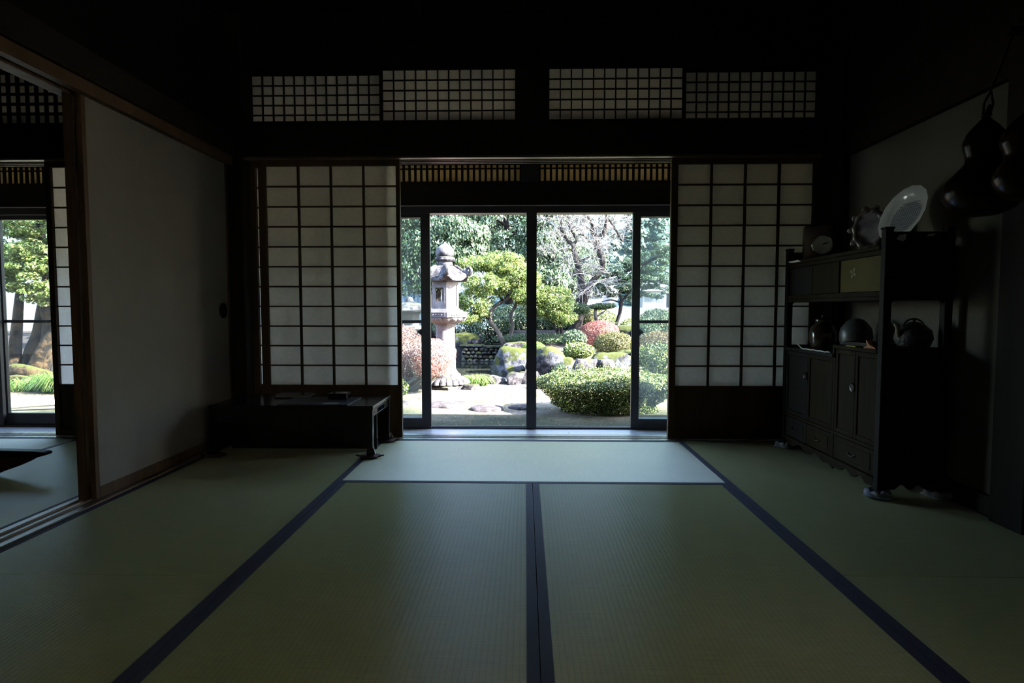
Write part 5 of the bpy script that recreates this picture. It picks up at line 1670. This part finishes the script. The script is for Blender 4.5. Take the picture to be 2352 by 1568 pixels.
L4 = [(1.56, 15.05, 1.27), (1.75, 15.1, 1.55), (1.98, 15.1, 1.85), (1.96, 15.1, 2.15), (1.84, 15.1, 2.42), (1.82, 15.1, 2.62)]
path_tube(limb, L4, [0.10, 0.075, 0.075, 0.085, 0.09, 0.10], 12)
L5 = [(1.84, 15.1, 2.58), (1.74, 15.1, 2.75), (1.70, 15.1, 2.9)]
path_tube(limb, L5, [0.075, 0.065, 0.05])
L6 = [(1.86, 15.1, 2.60), (2.00, 15.05, 2.75), (2.06, 15.0, 3.0), (2.05, 15.0, 3.5)]
path_tube(limb, L6, [0.07, 0.06, 0.05, 0.03])
L7 = [(1.80, 15.1, 2.53), (1.62, 15.0, 2.55), (1.48, 14.9, 2.68), (1.34, 14.9, 2.70)]
path_tube(limb, L7, [0.035, 0.03, 0.026, 0.015])
L8 = [(1.74, 15.1, 2.88), (1.60, 15.0, 3.15), (1.42, 14.95, 3.22)]
path_tube(limb, L8, [0.035, 0.03, 0.02])
L9 = [(2.5, 15.2, 2.55), (2.25, 15.1, 2.95), (1.95, 15.0, 3.3)]
path_tube(limb, L9, [0.04, 0.03, 0.02])
limb.build('limbs', 'barkmoss', t, smooth=True)
tw = MB()
rnd = random.Random(21)
for path, cnt, L, r in ((L1, 3, 0.5, 0.013), (L2, 7, 0.75, 0.014), (L3, 6, 0.7, 0.013), (L4, 4, 0.6, 0.013), (L5, 4, 0.7, 0.013), (L6, 7, 0.8, 0.015), (L7, 4, 0.5, 0.011), (L8, 5, 0.6, 0.011), (L9, 6, 0.7, 0.013)):
    for i in range(cnt):
        k = rnd.randrange(len(path) - 1)
        q = Vector(path[k]).lerp(Vector(path[k + 1]), rnd.random())
        grow(tw, q, (rnd.gauss(0, 1), rnd.gauss(-0.1, 0.6), rnd.gauss(0.35, 0.6)), L * rnd.uniform(0.6, 1.2), r, 3, rnd, 0.55, 0.12, (2, 3))
# the drooping pale spray in front of the trunk
for i in range(3):
    q = Vector((1.95 - 0.05 * i, 14.85, 1.62 + 0.02 * i))
spray = [(2.02, 14.7, 1.58), (1.82, 14.6, 1.50), (1.58, 14.5, 1.36), (1.30, 14.45, 1.14)]
tw.tube(spray, [0.013, 0.012, 0.010, 0.007], 5)
for i in range(22):
    k = rnd.randrange(3)
    q = Vector(spray[k]).lerp(Vector(spray[k + 1]), rnd.random())
    grow(tw, q, (rnd.gauss(0.2, 0.7), rnd.gauss(0, 0.5), rnd.gauss(-0.45, 0.5)), rnd.uniform(0.25, 0.5), 0.008, 2, rnd, 0.6, -0.05, (2, 3))
for i in range(16):
    q = Vector((rnd.uniform(1.5, 2.1), 14.8, rnd.uniform(1.6, 1.9)))
    grow(tw, q, (rnd.gauss(-0.6, 0.6), rnd.gauss(0, 0.4), rnd.gauss(0.2, 0.3)), rnd.uniform(0.4, 0.7), 0.008, 2, rnd, 0.5, 0.0, (2, 3))
for i in range(10):
    q = Vector((rnd.uniform(0.6, 2.4), 15.0, rnd.uniform(3.2, 3.6)))
    grow(tw, q, (rnd.gauss(0, 0.8), rnd.gauss(0, 0.4), rnd.gauss(-0.5, 0.3)), rnd.uniform(0.6, 1.0), 0.010, 3, rnd, 0.5, 0.0, (2, 3))
tw.build('twigs', 'twig', t)

# cloud-pruned pine
t = thing('cloud_pine', 'small cloud-pruned pine with flat dark pads beside the bare trunk', 'tree', (1.72, 14.2, 0.2), 'garden trees')
m = MB()
path_tube(m, [(1.72, 14.2, 0.12), (1.75, 14.2, 0.45), (1.70, 14.2, 0.72), (1.74, 14.2, 0.95)], [0.06, 0.05, 0.045, 0.03])
path_tube(m, [(1.75, 14.2, 0.5), (1.45, 14.2, 0.42), (1.28, 14.1, 0.35)], [0.025, 0.02, 0.012])
path_tube(m, [(1.73, 14.2, 0.62), (1.98, 14.2, 0.80)], [0.022, 0.012])
m.build('trunk', 'barkpale', t, smooth=True)
P_, N_ = [], []
for c, r, n in (((1.85, 14.2, 0.88), (0.30, 0.2, 0.09), 2600), ((2.05, 14.2, 0.90), (0.16, 0.15, 0.07), 900), ((1.38, 14.2, 0.82), (0.20, 0.18, 0.15), 1700), ((2.02, 14.2, 0.48), (0.22, 0.15, 0.05), 900)):
    p, nn = blob(n, c, r, 0.4, 0.12)
    P_.append(p); N_.append(nn)
leaf_mesh('needle_pads', np.vstack(P_), np.vstack(N_), 0.05, 'needle', t, 0.25, 0.8)
t = thing('cloud_pine', 'dark cloud-pruned pine with crooked stems left of the bare trunk', 'tree', (0.85, 14.0, 0.15), 'garden trees')
m = MB()
for pts in ([(0.85, 14.0, 0.1), (0.73, 14.0, 0.35), (0.62, 14.0, 0.6), (0.57, 14.0, 0.72)], [(0.87, 14.0, 0.1), (0.87, 14.0, 0.4), (0.82, 14.0, 0.65), (0.92, 14.0, 0.9)], [(0.77, 14.0, 0.3), (0.95, 14.0, 0.5), (1.03, 14.0, 0.62)]):
    path_tube(m, pts, [0.035, 0.028, 0.022, 0.012][:len(pts)])
m.build('trunk', 'bark', t, smooth=True)
P_, N_ = [], []
for c, r, n in (((0.55, 14.0, 0.70), (0.17, 0.16, 0.12), 1700), ((0.89, 14.0, 0.92), (0.22, 0.18, 0.13), 1800), ((0.75, 14.0, 0.55), (0.40, 0.2, 0.06), 2200), ((1.02, 14.0, 0.68), (0.15, 0.15, 0.09), 900)):
    p, nn = blob(n, c, r, 0.4, 0.12)
    P_.append(p); N_.append(nn)
leaf_mesh('needle_pads', np.vstack(P_), np.vstack(N_), 0.05, 'needle', t, 0.25, 0.8)

# small forked tree at the right
t = thing('forked_tree', 'slender forked tree with a soft green crown next to the right door stile', 'tree', (2.30, 15.0, 0.0), 'garden trees')
m = MB()
path_tube(m, [(2.26, 15.0, -0.08), (2.30, 15.0, 0.30), (2.42, 15.0, 0.70), (2.46, 15.0, 1.02)], [0.06, 0.052, 0.048, 0.05])
path_tube(m, [(2.46, 15.0, 1.0), (2.42, 15.0, 1.3), (2.36, 15.0, 1.7)], [0.04, 0.03, 0.02])
path_tube(m, [(2.46, 15.0, 1.0), (2.66, 15.0, 1.22), (3.0, 15.0, 1.5)], [0.035, 0.028, 0.018])
path_tube(m, [(2.44, 15.0, 0.98), (2.2, 15.0, 1.05), (1.95, 14.9, 1.0)], [0.025, 0.018, 0.01])
path_tube(m, [(2.0, 15.3, 1.62), (2.4, 15.3, 1.72), (3.0, 15.2, 1.95), (3.5, 15.2, 2.2)], [0.03, 0.035, 0.04, 0.045])
m.build('trunk', 'bark', t, smooth=True)
P_, N_ = [], []
for c, r, n, k in (((2.45, 15.3, 1.75), (0.65, 0.4, 0.26), 3800, 40), ((3.1, 15.2, 2.0), (0.6, 0.4, 0.26), 3200, 36), ((2.2, 15.2, 1.35), (0.45, 0.4, 0.2), 2200, 26), ((2.9, 15.1, 1.5), (0.5, 0.4, 0.2), 2300, 26), ((3.3, 15.1, 1.55), (0.5, 0.4, 0.22), 2300, 26), ((3.5, 15.2, 2.4), (0.5, 0.4, 0.25), 1800, 20), ((2.75, 15.2, 1.22), (0.35, 0.3, 0.12), 1100, 14), ((1.95, 15.1, 1.25), (0.35, 0.3, 0.15), 1100, 14), ((3.5, 15.1, 1.25), (0.4, 0.3, 0.14), 1100, 14)):
    p, nn = clumps(n, c, r, k, 0.14, flat=0.45)
    P_.append(p); N_.append(nn * np.array([.6, .6, 1.4]))
leaf_mesh('crown', np.vstack(P_), np.vstack(N_), 0.05, 'paleever', t, 0.55, 0.5)

# tall evergreens behind
def evergreen(name, label, x, y, parts, mat='everleaf', size=0.10, trunk=0.16, h=5.0, aspect=0.42, droop=True, cs=0.32):
    t = thing(name, label, 'tree', (x, y, 0.0), 'tall evergreens behind the garden')
    m = MB()
    path_tube(m, [(x, y, -0.1), (x + 0.1, y, h * 0.4), (x - 0.05, y, h * 0.8)], [trunk, trunk * 0.8, trunk * 0.4])
    rnd = random.Random(int(x * 10 + y))
    for i in range(9):
        z = rnd.uniform(1.0, h * 0.8); a = rnd.uniform(0, 6.28)
        m.tube([(x, y, z), (x + 0.8 * math.cos(a), y + 0.8 * math.sin(a), z + 0.35), (x + 1.5 * math.cos(a), y + 1.5 * math.sin(a), z + 0.4)], [0.05, 0.03, 0.012], 6)
    m.build('trunk', 'bark', t, smooth=True)
    P_, N_ = [], []
    for c, r, n, k in parts:
        p, nn = clumps(int(n * 1.35), c, r, int(k * 1.2), cs, shell=0.7, lump=0.15, flat=0.75)
        P_.append(p); N_.append(nn)
    P_, N_ = np.vstack(P_), np.vstack(N_)
    bl = np.tile(np.array([[0, 0, -1.0]]), (len(P_), 1)) + N_ * 0.3 if droop else None
    leaf_mesh('crown', P_, N_, size, mat, t, aspect, 0.6, blade=bl)
evergreen('evergreen_tree', 'tall glossy evergreen filling the left half of the view above the lantern', -2.9, 18.6, [((-3.1, 18.3, 3.3), (1.5, 1.0, 1.55), 11000, 120), ((-3.4, 18.2, 1.9), (1.1, 0.8, 0.7), 4500, 50), ((-2.0, 18.0, 2.9), (0.8, 0.8, 0.8), 4000, 46), ((-1.8, 19.6, 3.9), (1.0, 0.6, 1.3), 5500, 60)])
evergreen('evergreen_tree', 'tall glossy evergreen behind the lime maple, left of the centre post', -0.6, 19.2, [((-0.7, 18.8, 3.5), (1.35, 0.9, 1.6), 11000, 120), ((-0.2, 18.6, 2.2), (0.9, 0.8, 0.8), 4500, 50)])
evergreen('evergreen_tree', 'leafy evergreen just right of the centre post behind the bare twigs', 0.75, 18.6, [((0.70, 18.4, 2.6), (0.85, 0.8, 1.3), 6500, 70), ((0.6, 18.2, 1.6), (0.7, 0.7, 0.6), 3200, 40), ((0.75, 18.4, 3.8), (0.7, 0.7, 0.6), 2500, 30)], size=0.10)
evergreen('evergreen_tree', 'soft grey-green tree behind the bare tree trunk', 1.7, 21.5, [((1.7, 21.2, 2.3), (1.1, 0.8, 1.2), 5500, 60), ((1.3, 21, 1.3), (0.7, 0.6, 0.6), 2200, 26)], 'paleever', 0.10)
evergreen('evergreen_tree', 'dim tall tree at the far left of the garden behind the left pane', -5.2, 19.5, [((-5.2, 19.2, 3.0), (1.4, 1.0, 2.0), 7000, 80)])

evergreen('evergreen_tree', 'dark tall tree at the very back, above the lantern', -3.6, 21.6, [((-3.6, 21.5, 4.2), (2.2, 0.9, 2.2), 9000, 110), ((-5.2, 21.3, 2.6), (1.2, 0.8, 1.4), 3500, 40)], size=0.16)
evergreen('evergreen_tree', 'dark tall tree at the very back, beside the centre post', -0.3, 22.4, [((-0.4, 22.2, 4.0), (1.9, 0.9, 2.3), 8500, 100), ((0.9, 22.0, 3.2), (1.0, 0.8, 1.5), 3500, 40)], size=0.16)

evergreen('evergreen_tree', 'broad evergreen between the left garden and the pond garden', -8.3, 18.8, [((-8.3, 18.6, 3.4), (1.7, 1.0, 1.8), 7000, 90), ((-7.0, 18.4, 1.8), (1.0, 0.8, 0.9), 3000, 40)])
evergreen('evergreen_tree', 'tree at the right end of the garden that shades the bank under the maple', 5.6, 12.8, [((5.5, 12.9, 4.3), (1.25, 1.25, 0.9), 7000, 80)], size=0.10, h=4.6)

# left garden: old maple with several mossy trunks
t = thing('old_maple', 'old maple with several lichen-covered trunks in the left garden', 'tree', (-8.6, 10.4, -0.4), 'garden trees')
m = MB()
path_tube(m, [(-9.05, 10.4, -0.5), (-8.98, 10.4, 0.0), (-8.84, 10.4, 0.35), (-8.74, 10.4, 0.8), (-8.66, 10.4, 1.2), (-8.62, 10.4, 1.7)], [0.17, 0.13, 0.11, 0.10, 0.085, 0.06], 12)
path_tube(m, [(-8.80, 10.3, -0.5), (-8.62, 10.3, 0.1), (-8.55, 10.3, 0.55), (-8.60, 10.3, 0.9), (-8.50, 10.4, 1.5)], [0.15, 0.12, 0.10, 0.085, 0.05], 12)
path_tube(m, [(-8.85, 10.2, -0.45), (-8.62, 10.2, 0.05), (-8.38, 10.2, 0.40), (-8.14, 10.25, 0.72), (-7.95, 10.3, 1.2)], [0.14, 0.11, 0.095, 0.085, 0.06], 12)
path_tube(m, [(-9.25, 10.3, -0.4), (-9.16, 10.3, 0.4), (-9.05, 10.3, 1.2)], [0.12, 0.09, 0.06], 10)
path_tube(m, [(-9.4, 10.0, -0.44), (-8.9, 9.95, -0.26), (-8.4, 9.95, -0.34), (-8.0, 10.0, -0.46)], [0.10, 0.13, 0.11, 0.06], 10)
path_tube(m, [(-9.2, 9.8, -0.46), (-8.7, 9.75, -0.38), (-8.3, 9.8, -0.45)], [0.05, 0.08, 0.05], 8)
path_tube(m, [(-8.6, 10.4, 1.6), (-8.4, 10.0, 2.4), (-7.8, 9.6, 3.2), (-6.8, 9.1, 4.1)], [0.07, 0.06, 0.05, 0.02])
path_tube(m, [(-9.05, 10.3, 1.1), (-9.4, 9.9, 2.2), (-10.0, 9.5, 3.4)], [0.06, 0.05, 0.02])
path_tube(m, [(-8.14, 10.25, 0.72), (-7.6, 10.1, 1.5), (-6.9, 10.0, 2.1), (-6.3, 9.9, 2.8)], [0.07, 0.06, 0.05, 0.02])
m.build('trunk', 'barkorange', t, smooth=True)
P_, N_ = [], []
for c, r, n, k in (((-8.9, 10.0, 1.95), (0.75, 0.6, 0.26), 5500, 44), ((-8.2, 9.9, 1.75), (0.65, 0.6, 0.25), 4500, 40), ((-8.8, 9.9, 1.35), (0.8, 0.5, 0.20), 3500, 34), ((-8.3, 9.8, 1.30), (0.5, 0.5, 0.20), 2500, 24), ((-9.2, 9.8, 2.3), (0.8, 0.6, 0.25), 4000, 34), ((-8.1, 9.8, 1.0), (0.3, 0.3, 0.13), 1000, 12), ((-8.5, 9.7, 2.25), (0.6, 0.5, 0.2), 3500, 30), ((-8.3, 9.7, 1.55), (0.6, 0.4, 0.16), 3000, 28), ((-8.0, 9.7, 1.15), (0.35, 0.3, 0.13), 1300, 14), ((-7.0, 10.0, 2.2), (0.7, 0.7, 0.3), 4000, 36), ((-6.3, 9.9, 2.9), (0.8, 0.7, 0.4), 4500, 40), ((-7.3, 10.0, 1.55), (0.5, 0.5, 0.22), 2500, 24), ((-8.2, 9.4, 3.3), (2.0, 1.2, 0.4), 9000, 80), ((-6.6, 9.0, 4.3), (2.2, 1.3, 0.5), 10000, 90), ((-10.2, 9.4, 3.6), (1.5, 1.1, 0.5), 6000, 60)):
    p, nn = clumps(n, c, r, k, 0.15, flat=0.4)
    P_.append(p); N_.append(nn * np.array([.6, .6, 1.5]))
leaf_mesh('crown', np.vstack(P_), np.vstack(N_), 0.05, 'limeleaf', t, 0.6, 0.5)
evergreen('evergreen_tree', 'grey-trunked tree behind the old maple of the left garden', -10.6, 14.0, [((-10.9, 14.2, 3.0), (1.4, 0.9, 1.0), 5000, 60), ((-12.2, 14.2, 2.6), (1.2, 0.9, 1.0), 4000, 50)], 'everleaf', 0.1, 0.2)
tag(bx(-17, -7.5, 17.5, 17.6, -0.1, 2.2).build('corrugated_fence', 'fence'), 'white corrugated fence behind the trunks of the left garden', 'fence')
tag(MB().tube([(-6.75, 6.97, G0 + 0.055), (-6.1, 7.17, G0 + 0.085), (-5.2, 7.44, G0 + 0.11)], 0.045, 12).build('white_pole', 'pole', smooth='auto'), 'white pole lying on the grass of the left garden', 'pole')
m = MB().rock((-5.25, 7.44, G0 + 0.01), 0.12, 0.12, 0.07, seed=4, sub=3)
tag(m.build('prop_stone', 'rock', smooth='auto'), 'stone propping up the white pole in the left garden', 'stone')

# ------------------------------------------------------------------ beyond the garden
t = thing('blue_shed', 'shed with blue-white corrugated walls showing between the leaves behind the lantern', 'shed', (-4.0, 24.0, 0.0))
bx(-6.8, -1.55, 24.0, 27.0, -0.1, 2.95).build('walls', 'siding', t)
MB().prism([(23.7, 2.9), (23.7, 3.0), (25.5, 3.7), (27.3, 3.0), (27.3, 2.9), (25.5, 3.6)], 0, -7.1, -1.3).build('roof', 'roofgrey', t)
struct(bx(-30, 60, 57.0, 57.6, -0.2, 0.75).build('embankment_wall', 'concrete'))
struct(bx(-30, 70, 57.6, 72.0, -0.2, 0.95).build('road', 'concrete'))
def house(x, y, w_, d, h, label, roof='roofgrey'):
    t = thing('distant_house', label, 'house', (x, y, 0.95), 'houses across the field')
    bx(x - w_ / 2, x + w_ / 2, y, y + d, 0.9, 0.95 + h).build('walls', 'whitewall', t)
    MB().prism([(y - 0.4, 0.95 + h), (y + d / 2, 0.95 + h + 0.9), (y + d + 0.4, 0.95 + h)], 0, x - w_ / 2 - 0.4, x + w_ / 2 + 0.4).build('roof', roof, t)
    m_ = MB()
    for i in range(2):
        xx = x - w_ / 4 + i * w_ / 2
        m_ = MB().box(xx - 0.35, xx + 0.35, y - 0.03, y + 0.02, 0.95 + h * 0.35, 0.95 + h * 0.75)
        m_.build('window', 'roofgrey', t)
house(13.2, 60, 2.4, 4, 1.7, 'small white building across the field in the right glass pane')
house(16.6, 62, 2.6, 5, 2.6, 'taller white building across the field at the right edge of the right pane')
house(7.6, 64, 5.0, 5, 1.6, 'white house across the field behind the forked tree')
house(3.2, 66, 4.0, 5, 1.5, 'white house across the field between the bare trunk and the maple')
# conifers on the hillside
rnd = random.Random(9)
for i, (x, y, h) in enumerate(((6, 76, 9), (10, 78, 12), (14.5, 76, 10), (18, 80, 13), (21, 77, 10), (25, 82, 13), (2.5, 79, 11), (-1.5, 77, 10), (7.8, 85, 14), (12.4, 88, 14), (16.5, 90, 15), (20.5, 92, 14))):
    z0 = 1.0 + 52 * sm(74, 145, y) * (1 + 0.18 * math.sin(x * 0.05)) - 0.6
    t = thing('hillside_conifer', 'conifer in the bluish wood on the far hillside', 'tree', (x, y, z0), 'conifers on the far hillside')
    MB().tube([(x, y, z0), (x, y, z0 + h * 0.9)], [0.3, 0.06], 6).build('trunk', 'bark', t)
    n = 900
    u = rng.uniform(0, 1, n)
    a = rng.uniform(0, 6.28, n)
    r_ = (1 - u) ** 0.8 * h * 0.20 * (0.75 + 0.25 * np.sin(u * 40)) * rng.uniform(0.6, 1.05, n)
    p = np.stack([x + r_ * np.cos(a), y + r_ * np.sin(a), z0 + 0.12 * h + u * h * 0.9], 1)
    nn = np.stack([np.cos(a), np.sin(a), np.full(n, 0.5)], 1)
    leaf_mesh('crown', p, nn, 0.9, 'conifer', t, 0.6, 0.4)
# fallen leaves and tufts scattered over the moss
n = 5200
fx, fy = rng.uniform(-4, 3, n), rng.uniform(5.3, 11.2, n)
keep = np.array([gh(x, y) > G0 - 0.04 for x, y in zip(fx, fy)])
fx, fy = fx[keep], fy[keep]
fz = np.array([gh(x, y) for x, y in zip(fx, fy)]) + 0.008
o = thing('fallen_leaves', 'small dry leaves strewn over the mossy ground', 'leaves', (0, 8, G0))
o['kind'] = 'stuff'
leaf_mesh('leaf_litter', np.stack([fx, fy, fz], 1), np.tile([[0, 0, 1.0]], (len(fx), 1)), 0.020, 'brownleaf', o, 0.6, 0.35)['kind'] = 'stuff'
